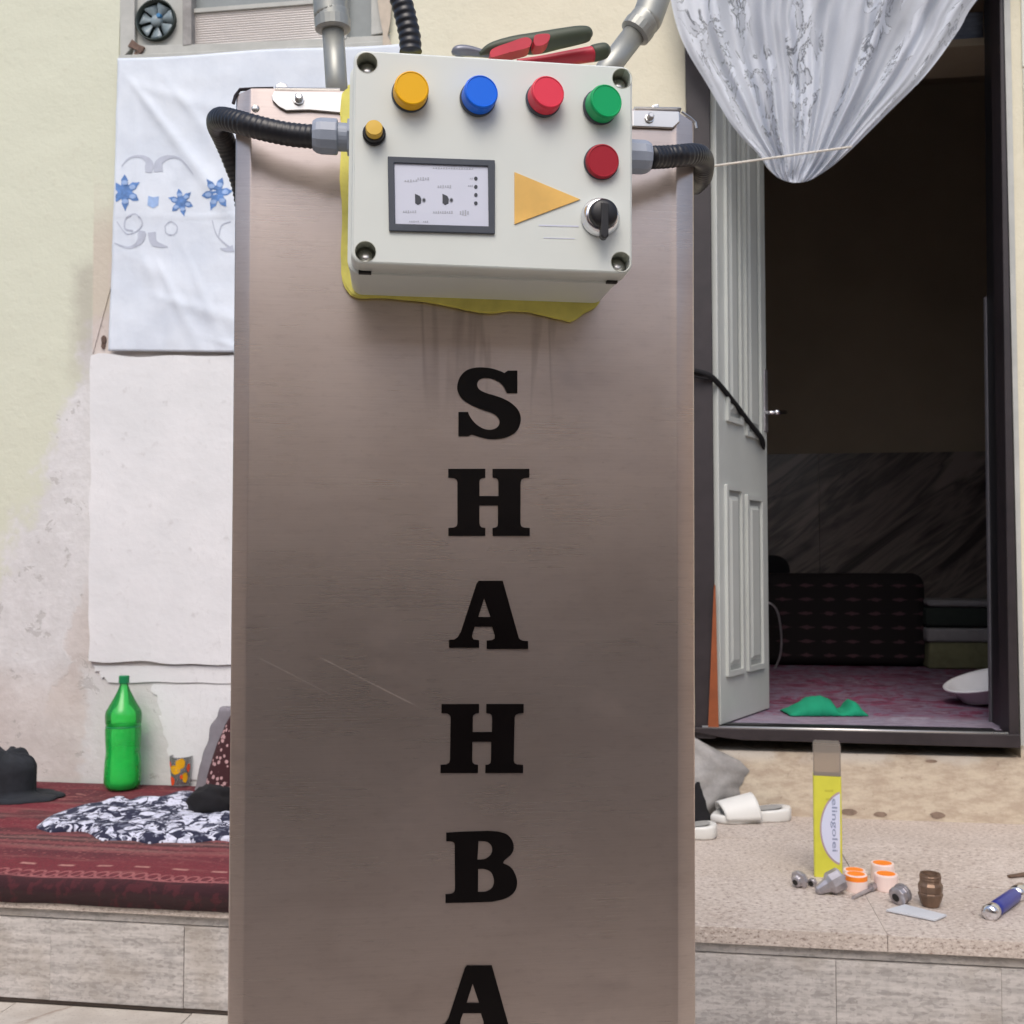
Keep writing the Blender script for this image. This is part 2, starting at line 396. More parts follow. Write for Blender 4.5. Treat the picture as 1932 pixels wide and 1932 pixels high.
def lens(name, c, rough=0.42):
    g = G(name); w = g.noise(g.coord(), 180, 2)
    return g.bsdf(c, rough, 0, g.bump(w, 0.0001, 0.4), Coat_Weight=0.08, Coat_Roughness=0.3, Specular_IOR_Level=0.3)
M_yel = lens("yellow_lens", (240, 182, 6)); M_blu = lens("blue_lens", (0, 106, 232)); M_red = lens("red_lens", (226, 56, 78))
M_grn = lens("green_lens", (0, 168, 98)); M_dred = lens("dull_red_cap", (168, 34, 50), 0.5); M_ylb = lens("mustard_cap", (212, 172, 58), 0.5)
M_ochre = plain("ochre_sticker", (230, 184, 96), 0.42, var=0.16, sc=26)
M_timerfr = plain("charcoal_frame", (62, 68, 78), 0.5, var=0.12, sc=60, bump=0.0003)
M_timerpl = plain("label_plate", (208, 212, 226), 0.4, var=0.02)
M_ink = plain("dark_ink", (58, 62, 70), 0.6); M_ink_l = plain("faint_ink", (176, 180, 190), 0.6, var=0.08, sc=90)
M_chrome = plain("chrome", (226, 226, 230), 0.14, 1.0, var=0.03)
M_galv = plain("galvanised_steel", (164, 166, 160), 0.42, 0.45, var=0.16, sc=22, bump=0.0004)
M_zinc = plain("dull_zinc", (176, 172, 176), 0.34, 0.7, var=0.2, sc=50, bump=0.0006)
M_bright = plain("bright_steel", (214, 212, 208), 0.30, 0.9, var=0.05)
M_letter = plain("gloss_black_vinyl", (12, 9, 9), 0.2, var=0.2, Specular_IOR_Level=0.22)
M_gripg = plain("grey_green_grip", (72, 80, 64), 0.55, var=0.1, sc=30); M_gripr = plain("red_grip", (196, 48, 66), 0.5, var=0.1, sc=30)
M_door = plain("off_white_door_paint", (190, 194, 190), 0.42, var=0.05, sc=9, bump=0.0006)
M_doorg = plain("door_groove", (150, 154, 152), 0.5, var=0.06)
M_orange_wood = plain("orange_varnished_wood", (136, 72, 38), 0.5, var=0.25, sc=16)
M_strip = plain("pale_edge_strip", (92, 90, 95), 0.5)
M_room = plain("dim_room_paint", (150, 136, 116), 0.85, var=0.1, sc=3)
M_string = plain("white_string", (214, 208, 196), 0.8)
def marble():
    g = G("veined_marble"); u, v, n = g.fuv(W)
    d = g.noise(g.comb((u * 0.8 + v * 0.55) * 1.2, (v * 0.8 - u * 0.6) * 7, 1), 1.3, 4, 0.55, 0.5)
    c = g.ramp(d, [(0.34, (60, 54, 52)), (0.45, (124, 112, 106)), (0.52, (78, 72, 68)), (0.62, (138, 126, 118))])
    return g.bsdf(c, 0.3, 0)
M_marble = marble()
def carpet():
    g = G("magenta_carpet_pile"); u, v, n = g.fuv(W); p = g.comb(u, 0.0, n)
    a = g.noise(p, 5.5, 4, 0.6, 1.2); b = g.noise(g.comb(u * 0.7, 0.0, n * 1.6), 24, 4, 0.7); f = g.noise(p, 130, 2)
    c = g.ramp(a, [(0.32, (74, 28, 54)), (0.46, (122, 42, 78)), (0.5, (112, 100, 122)), (0.6, (100, 40, 68)), (0.72, (150, 142, 158))])
    c = g.mix(g.step(b, 0.48, 0.6) * 0.7, c, (128, 116, 134)); c = g.mix(g.step(f, 0.5, 0.7) * 0.4, c, (60, 24, 44))
    near = g.step(n, W.loc(floor_pt(1600, 1345, 0.478))[2], W.loc(floor_pt(1600, 1358, 0.478))[2])
    c = g.mix(near * 0.75, c, g.mix(g.step(b, 0.4, 0.6), (150, 144, 158), (126, 118, 134)))
    return g.bsdf(c, 0.95, 0, g.bump(f, 0.003, 0.8))
M_carpet = carpet()
def kilim():
    g = G("red_kilim_weave"); s, t, _ = g.sep(g.coord('UV'))
    wob = g.noise(g.comb(s * 2.2, t * 5, 0), 1.3, 3); fine = g.noise(g.comb(s * 90, t * 260, 0), 1, 3, 0.7); m = g.noise(g.comb(s * 8, t * 30, 4), 1, 4)
    fold = g.step(t, 0.30, 0.50)
    tt = t + (wob - 0.5) * (0.02 + fold * 0.28)
    x = g.m('MULTIPLY', tt, 1.0)
    dk, rd, br, pk, bg_ = (40, 18, 24), (110, 26, 40), (86, 26, 38), (134, 70, 72), (126, 88, 84)
    st = [(0.0, (52, 38, 36)), (0.018, (52, 38, 36)), (0.022, dk), (0.045, (66, 20, 28)), (0.05, br), (0.085, rd), (0.16, rd), (0.245, br),
          (0.262, pk), (0.282, bg_), (0.292, br), (0.31, pk), (0.33, dk), (0.345, bg_), (0.36, dk), (0.385, pk), (0.41, dk), (0.43, rd), (0.52, rd), (0.535, dk), (0.56, bg_), (0.575, dk), (0.60, pk), (0.63, rd), (0.70, rd), (0.72, bg_), (0.735, dk), (0.76, br), (0.86, br), (0.88, rd), (1.0, br)]
    st = st[:31]
    c = g.ramp(x, st[:16]); c2 = g.ramp(x, st[15:])
    c = g.mix(g.step(x, st[15][0] - 0.001, st[15][0] + 0.001), c, c2)
    vd = g.vor(g.comb(s * 1.0, t * 1.5, 0), 62, 'F1', 'Distance', 0.55); vc, _, _ = g.sep(g.vor(g.comb(s * 1.0, t * 1.5, 0), 62, 'F1', 'Color', 0.55))
    c = g.mix(g.step(vd, 0.36, 0.26) * g.step(t, 0.15, 0.19) * 0.62, c, g.mix(g.step(vc, 0.45, 0.55), (50, 22, 30), (160, 96, 92)))
    # broken pale dashes
    fs = g.m('FRACT', s / 0.092 + wob * 0.3); dash = g.step(g.m('ABSOLUTE', fs - 0.5), 0.24, 0.15) * g.step(g.m('ABSOLUTE', tt - 0.135), 0.008, 0.004)
    c = g.mix(dash * 0.85, c, (190, 140, 130))
    fs2 = g.m('FRACT', s / 0.13 + wob * 0.5); d2 = g.step(g.m('ABSOLUTE', fs2 - 0.5), 0.2, 0.12) * g.step(g.m('ABSOLUTE', tt - 0.80), 0.008, 0.004)
    c = g.mix(d2 * 0.6, c, (176, 120, 112))
    # chain of ovals near the front edge
    fo = (g.m('FRACT', s / 0.030) - 0.5) * 2.0; ov = (tt - 0.072) / 0.020
    rr = g.m('SQRT', fo * fo + ov * ov * 0.8); ring = g.step(g.m('ABSOLUTE', rr - 0.82), 0.26, 0.1) * g.step(g.m('ABSOLUTE', tt - 0.072), 0.026, 0.022)
    ring = g.m('MAXIMUM', ring, g.step(g.m('ABSOLUTE', tt - 0.050), 0.003, 0.0015))
    c = g.mix(ring * 0.8 * g.step(m, 0.3, 0.5), c, (172, 104, 104))
    c = g.mix(g.step(fine, 0.42, 0.62) * 0.45, c, (56, 20, 26)); c = g.mix(g.step(g.noise(g.comb(s * 3, t * 4, 7), 1.2, 3), 0.45, 0.65) * 0.45 * g.step(t, 0.1, 0.2), c, (112, 28, 42)); c = g.mix(g.step(m, 0.52, 0.68) * 0.3 * g.step(t, 0.06, 0.09), c, (140, 88, 84)); wv = g.noise(g.comb(s * 260, t * 520, 0), 1, 2); c = g.mix(g.step(wv, 0.5, 0.7) * 0.3 * g.step(t, 0.055, 0.075), c, (150, 100, 96)); c = g.mix(g.step(t, 0.052, 0.040) * 0.5, c, (46, 20, 26)); fb = g.noise(g.comb(s * 30, t * 30, 2), 1.5, 3); c = g.mix(g.step(t, 0.055, 0.04) * g.step(fb, 0.5, 0.6) * 0.4, c, (92, 34, 42))
    return g.bsdf(c, 0.95, 0, g.bump(fine + m, 0.002, 0.8))
M_kilim = kilim()
M_mat_side = plain("mat_binding", (62, 46, 44), 0.9, var=0.3, sc=60, bump=0.002)
def navy_cloth():
    g = G("navy_white_print"); p = g.coord(); x, y, z = g.sep(p); q = g.comb(x, y * 1.0, 0)
    w = g.noise(q, 14, 2, 0.5, 0.0, True); d = g.node('ShaderNodeVectorMath', operation='MULTIPLY_ADD'); g.put(d.inputs[0], w); d.inputs[1].default_value = (0.05, 0.05, 0); g.put(d.inputs[2], q)
    dd = S(g, d.outputs[0]); v1 = g.vor(dd, 30, 'DISTANCE_TO_EDGE'); v2 = g.vor(dd, 30, 'F1', 'Color'); r, _, _ = g.sep(v2); n = g.noise(dd, 34, 2, 0.5, 0.8)
    f = g.m('MAXIMUM', g.step(r, 0.62, 0.64) * g.step(v1, 0.03, 0.06), g.step(n, 0.54, 0.57) * g.step(n, 0.66, 0.62))
    c = g.mix(f, (28, 30, 56), (204, 206, 222)); c = g.mix(g.step(g.noise(dd, 60, 2), 0.55, 0.6) * 0.5, c, (128, 132, 150))
    return g.bsdf(c, 0.85, 0, g.bump(g.noise(p, 60, 3), 0.003, 0.5))
M_navy = navy_cloth()
def maroon_print():
    g = G("maroon_floral"); p = g.coord(); v = g.vor(p, 62, 'F1'); v2 = g.noise(p, 90, 2)
    c = g.mix(g.step(v + (v2 - 0.5) * 0.3, 0.36, 0.28), (56, 22, 26), (176, 140, 140))
    return g.bsdf(c, 0.9)
M_maroon = maroon_print()
M_char = plain("charcoal_felt", (34, 37, 43), 0.95, var=0.25, sc=50, bump=0.002)
M_jet = plain("black_cloth", (17, 16, 20), 0.95, var=0.3, sc=30, bump=0.002)
M_greycl = plain("grey_cloth", (128, 124, 130), 0.9, var=0.15, sc=20, bump=0.002)
def green_plastic():
    g = G("green_bottle_plastic")
    tr = g.node('ShaderNodeBsdfTransparent'); tr.inputs[0].default_value = lin((158, 249, 176)); tl = g.node('ShaderNodeBsdfTranslucent'); tl.inputs[0].default_value = lin((70, 250, 120))
    df = g.node('ShaderNodeBsdfDiffuse'); df.inputs[0].default_value = lin((52, 250, 108)); gl = g.node('ShaderNodeBsdfGlossy'); gl.inputs['Roughness'].default_value = 0.12
    x, y, z = g.sep(g.coord()); ny = g.noise(g.comb(x * 30, y * 30, z * 60), 1, 3)
    a = g.node('ShaderNodeMixShader'); g.put(a.inputs[0], 1.0); g.t.links.new(tl.outputs[0], a.inputs[1]); g.t.links.new(df.outputs[0], a.inputs[2])
    b = g.node('ShaderNodeMixShader'); g.put(b.inputs[0], g.step(z, 0.27, 0.10) * 0.22 + 0.10 + ny * 0.12); g.t.links.new(tr.outputs[0], b.inputs[1]); g.t.links.new(a.outputs[0], b.inputs[2])
    fr = g.node('ShaderNodeFresnel'); fr.inputs[0].default_value = 1.5
    c = g.node('ShaderNodeMixShader'); g.t.links.new(fr.outputs[0], c.inputs[0]); g.t.links.new(b.outputs[0], c.inputs[1]); g.t.links.new(gl.outputs[0], c.inputs[2])
    g.t.links.new(c.outputs[0], g.out.inputs[0]); return g.mat
M_bottle = green_plastic(); M_cap = plain("green_cap", (14, 128, 76), 0.4)
def clear(name, tint=(245, 245, 245), dens=0.12, rough=0.08):
    g = G(name); tr = g.node('ShaderNodeBsdfTransparent'); tr.inputs[0].default_value = lin(tint); gl = g.node('ShaderNodeBsdfGlossy'); gl.inputs['Roughness'].default_value = rough
    df = g.node('ShaderNodeBsdfDiffuse'); df.inputs[0].default_value = lin(tint); fr = g.node('ShaderNodeFresnel'); fr.inputs[0].default_value = 1.45
    a = g.node('ShaderNodeMixShader'); a.inputs[0].default_value = dens; g.t.links.new(tr.outputs[0], a.inputs[1]); g.t.links.new(df.outputs[0], a.inputs[2])
    b = g.node('ShaderNodeMixShader'); g.t.links.new(fr.outputs[0], b.inputs[0]); g.t.links.new(a.outputs[0], b.inputs[1]); g.t.links.new(gl.outputs[0], b.inputs[2])
    g.t.links.new(b.outputs[0], g.out.inputs[0]); return g.mat
M_glass = clear("clear_tumbler_glass"); M_frost = clear("smoky_clear_plastic", (212, 202, 190), 0.30, 0.3)
M_py = plain("yellow_print", (236, 178, 20), 0.5); M_po = plain("orange_print", (238, 82, 34), 0.5)
M_lime = plain("lime_yellow_label", (206, 204, 70), 0.45, var=0.05, sc=30); M_lilac = plain("lilac_rim_print", (172, 150, 158), 0.5); M_lblw = plain("white_label", (206, 212, 234), 0.45, var=0.02)
M_lbltx = plain("grey_blue_lettering", (140, 150, 178), 0.5, var=0.05)
M_slip = plain("white_rubber", (214, 214, 210), 0.5, var=0.05, sc=14); M_slipi = plain("grey_lining", (150, 150, 148), 0.8)
M_spool = plain("pinkish_white_plastic", (236, 214, 206), 0.45, var=0.03); M_orange = plain("orange_plastic", (250, 138, 38), 0.45, var=0.05)
M_brass = plain("tarnished_brass", (120, 98, 82), 0.42, 0.55, var=0.3, sc=40, bump=0.0015)
M_blue = plain("blue_handle_plastic", (40, 50, 136), 0.35, var=0.1); M_card = plain("pale_plastic_card", (198, 202, 208), 0.4, var=0.04)
M_green_cl = plain("emerald_cloth", (10, 136, 100), 0.9, var=0.1, sc=20, bump=0.001)
M_basin = plain("white_basin_plastic", (232, 232, 236), 0.4, var=0.03)
M_hole = plain("dark_cavity", (40, 38, 36), 0.9)
M_olive = plain("olive_blanket", (112, 112, 84), 0.95, var=0.15, sc=30); M_pale = plain("pale_blanket", (140, 138, 140), 0.95, var=0.1); M_teal = plain("dark_green_blanket", (40, 48, 44), 0.95)
def dots():
    g = G("dark_patterned_upholstery"); u, v, n = g.fuv(W)
    fu = g.m('FRACT', u / 0.10) - 0.5; fv = g.m('FRACT', v / 0.062) - 0.5
    d = g.m('ABSOLUTE', fu) * 1.0 + g.m('ABSOLUTE', fv) * 2.4 + (g.noise(g.comb(u, v, n), 60, 2) - 0.5) * 0.5
    c = g.mix(g.step(d, 0.42, 0.25) * 0.7, (24, 18, 20), (96, 66, 74)); return g.bsdf(c, 0.9)
M_dots = dots()
def rib_glass():
    g = G("ribbed_glass"); return g.bsdf(g.mix(g.noise(g.coord(), 8, 3), (196, 190, 186), (210, 204, 200)), 0.2, 0.0, None, Specular_IOR_Level=1.0, Coat_Weight=1.0, Coat_Roughness=0.08)
M_rib = rib_glass(); M_gpane = plain("dull_grey_pane", (132, 138, 138), 0.4, var=0.06)
M_fanring = plain("fan_housing_metal", (52, 62, 58), 0.45, 0.3, var=0.3, sc=40); M_blade = plain("fan_blade", (132, 146, 152), 0.4, var=0.2, sc=30)
M_fanback = plain("fan_opening_shade", (40, 52, 50), 0.8); M_fanblue = plain("blue_motor_tape", (50, 120, 170), 0.5)
M_rust = plain("rusty_fixing", (104, 84, 74), 0.8, var=0.3, sc=60, bump=0.002)
def lace_mat():
    g = G("white_lace"); s, t, _ = g.sep(g.coord('UV')); u, v, n = g.fuv(W)
    q = g.comb(s * 4.6, v * 2.6, 0)
    a = g.noise(q, 3.6, 4, 0.62, 0.8); b = g.noise(g.comb(s * 4.2, v * 1.2, 3), 2.2, 3); mesh = g.noise(g.comb(u, v, n), 420, 1)
    motif = g.step(b, 0.50, 0.56)
    edge = g.step(g.m('ABSOLUTE', a - 0.5), 0.022, 0.004) * motif
    fill = g.step(a, 0.50, 0.53) * motif
    dens = 0.77 + fill * 0.20 - edge * 0.30 + (mesh - 0.5) * 0.12
    hem = g.m('MAXIMUM', g.step(s, 0.06, 0.03), g.step(s, 0.94, 0.97)); dens = g.m('MAXIMUM', dens, hem * 0.92, clamp=True)
    col = g.mix(edge * 0.55, (226, 231, 240), (136, 142, 152))
    tr = g.node('ShaderNodeBsdfTransparent'); d = g.node('ShaderNodeBsdfDiffuse'); g.put(d.inputs[0], col); tl = g.node('ShaderNodeBsdfTranslucent'); g.put(tl.inputs[0], col)
    k = g.node('ShaderNodeMixShader'); k.inputs[0].default_value = 0.25; g.t.links.new(d.outputs[0], k.inputs[1]); g.t.links.new(tl.outputs[0], k.inputs[2])
    m = g.node('ShaderNodeMixShader'); g.put(m.inputs[0], dens); g.t.links.new(tr.outputs[0], m.inputs[1]); g.t.links.new(k.outputs[0], m.inputs[2])
    g.t.links.new(m.outputs[0], g.out.inputs[0]); return g.mat
M_lace = lace_mat()

# ------------------------------------------------------------------ the setting
PLAT = 0.23; EDGE = 0.974                       # terrace height, distance of its front edge from the wall
G0 = Frame((0, 0, 0), (1, 0, 0), (0, 1, 0))
gnd = mk("ground", box(G0, -40, 40, -40, 40, -0.05, -0.012), plain("yard_concrete", (122, 112, 104), 0.85, var=0.15, sc=3, bump=0.002)); tag(gnd, kind='structure')
pav = empty("paving", (0, 1.2, -0.01)); tag(pav, kind='structure')
k = 0
for iu in range(-6, 7):
    for j in range(5):
        u0 = iu * 0.40 - 0.13; n1 = EDGE + 0.012 + j * 0.40
        mk("paving_tile", box(W, u0 + 0.0015, u0 + 0.3985, -0.011, 0.0 + 0.001 * ((iu * 7 + j * 3) % 3), n1 + 0.0015, n1 + 0.3985), M_pave, pav)
# terrace: core, coping slabs, riser tiles
ter = empty("terrace", W.w(0, 0, 0.5)); tag(ter, kind='structure')
mk("terrace_core", box(W, -4, 4, -0.01, PLAT - 0.006, -0.02, EDGE - 0.02), M_grout, ter)
jx = fl(1661, 1740, PLAT)[0]; SL = 1.0
for i in range(-4, 4):
    u0 = jx + i * SL
    for (na, nb) in ((EDGE - 0.34, EDGE + 0.006), (EDGE - 0.70, EDGE - 0.343), (0.0, EDGE - 0.703)):
        dz = 0.0008 * ((i * 5 + int(na * 10)) % 3)
        mk("stone_slab", box(W, u0 + 0.0004, u0 + SL - 0.0004, PLAT - 0.032 if nb > EDGE else PLAT - 0.02, PLAT + dz, na, nb), M_terr, ter, bevel=0.001)
t0 = W.px(93, 1800, EDGE)[0]; TW = W.px(345, 1800, EDGE)[0] - t0
tR = W.px(1578, 1850, EDGE)[0]; jb = t0 + 4 * TW + 0.05; starts = [t0 + i * TW for i in range(-8, 4)] + [tR + i * TW for i in range(-2, 8)]
starts = [a for a in starts if a < -0.02 or a > tR - 2.5 * TW]; starts = sorted(set(round(a, 4) for a in starts)); ends = starts[1:] + [starts[-1] + TW]
for i, (u0, ue) in enumerate(zip(starts, ends)):
    e = 0.001 * ((i * 7) % 3)
    mk("riser_tile", box(W, u0 + 0.0003, ue - 0.0003, 0.003, PLAT - 0.056, EDGE - 0.02, EDGE - 0.006 + e), M_riser, ter, bevel=0.0008)
mk("riser_trim", box(W, -4, 4, PLAT - 0.0535, PLAT - 0.0335, EDGE - 0.02, EDGE - 0.010), M_riser, ter)
# unseen yard wall behind the viewer, banded to shape its reflection in the steel
opp = empty("courtyard_wall", (0, -3.2, 0)); tag(opp, kind='structure')
M_opp = plain("sandy_render", (246, 224, 200), 0.9, var=0.08, sc=4); M_oppd = plain("reflection_dado_brown", (58, 48, 50), 0.8, var=0.15, sc=5)
YF = Frame((0, -3.2, 0), (-1, 0, 0), (0, 0, 1))
SFL = Frame((-4.4, 0, 0), (0, 1, 0), (0, 0, 1)); SFR = Frame((4.4, 0, 0), (0, -1, 0), (0, 0, 1))
mk("side_wall", box(SFL, -3.2, 1.8, 0, 2.5, -0.2, 0), M_opp, opp); mk("side_wall", box(SFR, -1.8, 3.2, 0, 2.5, -0.2, 0), M_opp, opp)
mk("added_reflection_panel", box(YF, 0.75, 3.4, 0, 2.25, 0.021, 0.06), plain("reflection_panel_brown", (150, 128, 116), 0.7), opp)  # added brown panel, put there to darken the left flange's reflection
mk("upper_wall", box(YF, -6, 6, 1.02, 2.7, -0.2, 0), M_opp, opp); mk("reflection_dado", box(YF, -6, 6, 0, 1.02, -0.2, 0.02), M_oppd, opp)

# ------------------------------------------------------------------ house wall
DU0, DU1 = W.px(1340, 700)[0], W.px(1868, 700)[0]      # doorway
DZ0, DZ1 = W.px(1600, 1398)[1], 2.72
WU0, WU1 = W.px(228, 100)[0], W.px(722, 60)[0]          # transom window
WZ0, WZ1 = W.px(480, 100)[1] - 0.02, W.px(480, -190)[1]
FD0, FD1 = W.px(1304, 400)[0], W.px(1912, 700)[0]
house = empty("house_wall", W.w(-1.0, 0, 0)); tag(house, "cream plastered house wall with worn paint, holding the window and the open doorway", "wall")
TH = 0.22
parts = [box(W, -4, WU0, 0, 3.3, -TH, 0), box(W, WU0, WU1, 0, WZ0, -TH, 0), box(W, WU0, WU1, WZ1, 3.3, -TH, 0), box(W, WU1, FD0, 0, 3.3, -TH, 0),
         box(W, FD0, FD1, 0, DZ0 - 0.035, -TH, 0), box(W, FD0, FD1, DZ1 + 0.05, 3.3, -TH, 0), box(W, FD1, 4, 0, 3.3, -TH, 0)]
mk("plaster_wall", join(*parts), M_wall, house)
# whitewashed infill panel, the ledge under it, and the reveal of the window
def pq(f, pts, n=0): return [f.px(x, y, n) for x, y in pts]
def rag(a, b, k, amp, seed):
    out = []
    for i in range(k):
        t = i / k; out.append((lerp(a[0], b[0], t) + nz(seed, t * 9) * amp, lerp(a[1], b[1], t) + nz(seed + 5, t * 9) * amp))
    return out
corners = [(172, 1246), (760, 1262), (760, 674), (176, 672)]
lp = []
for i in range(4): lp += rag(corners[i], corners[(i + 1) % 4], 40, 6 if i != 1 else 1, i * 3.3)
mk("whitewashed_panel", prism(W, pq(W, lp), -0.01, 0.016), M_panel, house)
lp = rag((205, 1287), (760, 1289), 40, 3, 9) + rag((760, 1255), (180, 1256), 40, 3, 12) + rag((178, 1256), (205, 1286), 8, 10, 15)
mk("plaster_ledge", prism(W, pq(W, lp), -0.01, 0.006), M_panel, house)
lp = rag((330, 1470), (760, 1480), 12, 2, 19) + rag((760, 1294), (300, 1291), 30, 4, 22) + rag((290, 1291), (330, 1470), 30, 14, 31)
mk("whitewashed_skirting", prism(W, pq(W, lp), -0.01, 0.003), M_panel, house)
lp = rag((176, 668), (184, -120), 30, 1.5, 41) + rag((232, -120), (208, 664), 6, 0.5, 44)
mk("plaster_reveal", prism(W, pq(W, lp), -0.01, 0.0035), M_wall, house)
# fixings and scars on the wall
for (x, y, r) in ((197, 642, 5), (196, 652, 4), (258, 104, 4)):
    u, v = W.px(x, y); mk("rusty_fixing", prism(W, [(u + 0.0016 * r * (1 + 0.3 * nz(i, x)) * math.cos(i), v + 0.003 * r * math.sin(i)) for i in [2 * math.pi * q / 9 for q in range(9)]], -0.01, 0.006), M_rust, house)
M_chip = plain("chip_shadow", (134, 116, 102), 0.95, var=0.3, sc=40)
for (x, y, a, b) in ((1602, 1532, 15, 6), (1661, 1536, 12, 5), (1769, 1538, 14, 6), (1562, 1532, 9, 4), (1757, 1436, 11, 3)):
    u, v = W.px(x, y); s = W.scale(x, y)
    mk("render_chip", prism(W, [(u + s * a * (1 + 0.3 * nz(i, x)) * math.cos(i), v + s * b * (1 + 0.3 * nz(i, y)) * math.sin(i)) for i in [2 * math.pi * q / 11 for q in range(11)]], -0.01, 0.0016), M_chip, house)
# cement haunch below the left end of the sill
cp = [(1240, 1330), (1312, 1375), (1345, 1390), (1372, 1408), (1400, 1412), (1425, 1430), (1412, 1445), (1392, 1462), (1400, 1480), (1385, 1520), (1340, 1532), (1240, 1540)]
def haunch(s, t):
    x = lerp(1240, interp([(0, 1330), (0.2, 1392), (0.35, 1414), (0.5, 1400), (0.7, 1396), (1, 1352)], t) + nz(t * 9, 3) * 8, s); y = lerp(lerp(1330, 1404, s ** 0.9), 1540, t)
    e = min(1, (1 - s) * 3.5) * min(1, t * 8 + 0.3)
    u, v = W.px(x, y); return W.w(u, v, 0.004 + 0.045 * e * (0.4 + t) + 0.012 * nz(u * 22, v * 22) * e)
vf, uv = grid(haunch, 22, 22); mk("cement_haunch", vf, M_mortar, house, smooth=True)

# ------------------------------------------------------------------ room behind the door
room = empty("room", W.w(1.2, 0.4, -1.0)); tag(room, kind='structure')
RZ = 0.478; RB = -2.15
mk("room_floor", box(W, -0.7, 3.0, RZ - 0.14, RZ - 0.012, RB, -TH - 0.001), M_grout, room)
mk("room_back_wall", box(W, -0.7, 3.0, RZ - 0.01, 3.2, RB - 0.1, RB), M_room, room)
mk("room_left_wall", box(W, -0.8, -0.702, RZ - 0.01, 3.2, RB, -TH - 0.002), M_room, room)
mk("room_right_wall", box(W, 3.002, 3.1, RZ - 0.01, 3.2, RB, -TH - 0.002), M_room, room)
mk("room_ceiling", box(W, -0.8, 3.1, 3.202, 3.3, RB - 0.1, -TH - 0.002), M_room, room)
DD = W.px(1600, 855, RB + 0.02)[1]
x0 = W.px(1545, 900, RB + 0.02)[0]
for i in range(-3, 4):
    mk("marble_slab", box(W, max(-0.69, x0 + i * 0.8 + 0.001), min(2.99, x0 + (i + 1) * 0.8 - 0.001), RZ, DD, RB + 0.001, RB + 0.02), M_marble, room)
cpt = mk("carpet", box(W, -0.6, 2.9, RZ - 0.011, RZ, RB + 0.05, -0.045), M_carpet); tag(cpt, "magenta and grey patterned carpet covering the floor inside the doorway", "carpet")
BN = fl(1600, 1258, RZ)[1]
def rbox(u0, u1, v0, v1, n0, n1, r, amp=0.0, seed=0):
    l = lambda ins: rrect(u0, u1, v0, v1, r, ins, 5)
    vf = loft(W, [(l(r * 0.8), n0), (l(r * 0.25), n0 + r * 0.3), (l(0), n0 + r), (l(0), n1 - r), (l(r * 0.25), n1 - r * 0.3), (l(r * 0.8), n1)])
    if amp: vf = ([p + Vector((nz(p.x * 9 + seed, p.z * 9), nz(p.y * 9, p.z * 9 + seed), nz(p.x * 9, p.y * 9 + 3 + seed))) * amp for p in vf[0]], vf[1])
    return vf
cu1 = W.px(1750, 1200, BN)[0]; ct = W.px(1600, 1083, BN)[1]
o = mk("floor_sofa", rbox(-0.3, cu1, RZ, ct, BN - 0.35, BN, 0.05, 0.01), M_dots, smooth=True); tag(o, "long dark patterned floor sofa against the back wall of the room", "sofa")
o = mk("bolster", rbox(W.px(1440, 1060, BN)[0] - 0.12, W.px(1496, 1060, BN)[0], ct - 0.05, W.px(1450, 1048, BN)[1], BN - 0.4, BN - 0.12, 0.06, 0.012, 3), M_jet, smooth=True); tag(o, "dark rounded bolster on the left end of the floor sofa behind the door", "cushion")
bu0, bu1 = W.px(1752, 1200, BN + 0.05)[0], W.px(1752, 1200, BN + 0.05)[0] + 0.5
for nm, lab, y0, y1, mm in (("blanket", "olive folded blanket at the bottom of the bedding stack in the room", 1256, 1212, M_olive), ("blanket", "pale grey folded blanket in the middle of the bedding stack in the room", 1211, 1184, M_pale),
                     ("blanket", "dark green folded blanket near the top of the bedding stack in the room", 1183, 1147, M_teal), ("blanket", "thin whitish sheet lying on top of the bedding stack in the room", 1146, 1133, M_pale)):
    dx = 0.006 * len(lab) % 0.02
    o = mk(nm, rbox(bu0 - dx, bu1, W.px(1800, y0, BN + 0.05)[1] if y0 < 1256 else RZ, W.px(1800, y1, BN + 0.05)[1], BN - 0.3, BN + 0.05, 0.014, 0.008, y0), mm, smooth=True); tag(o, lab, "blanket", "folded bedding stacked in the room")
hoop = mk("metal_hoop", tube([W.wp(x, y, BN + 0.12) for x, y in cat([(1440, 1136), (1456, 1140), (1468, 1158), (1474, 1200), (1472, 1235), (1462, 1262)])], 0.005, 8), M_zinc, smooth=True); tag(hoop, "thin curved metal hoop standing just behind the open door's edge", "hoop")
# folded cloth high inside the doorway
fc = []
for i in range(7):
    a = W.wp(1770, 84 - i * 8, -0.42); b = W.wp(1853 - (i % 2) * 4, 78 - i * 8, -0.42)
    fc.append(tube([lerp(a, b, q / 4) + Vector((0, 0, 0.004 * nz(q, i))) for q in range(5)], 0.013 if i < 6 else 0.010, 8, 1.4))
o = mk("folded_cloth", join(*fc), plain("bluish_grey_cloth", (132, 140, 158), 0.9, var=0.2, sc=20), smooth=True); tag(o, "stack of bluish grey folded cloth high in the doorway's right corner behind the lace curtain", "cloth")
o = mk("shelf_board", box(W, W.px(1700, 90, -0.42)[0], DU1 + 0.3, W.px(1800, 90, -0.42)[1] - 0.02, W.px(1800, 90, -0.42)[1] + 0.004, -0.6, -0.37), M_room); tag(o, "dark shelf board under the folded cloth high inside the doorway", "shelf")

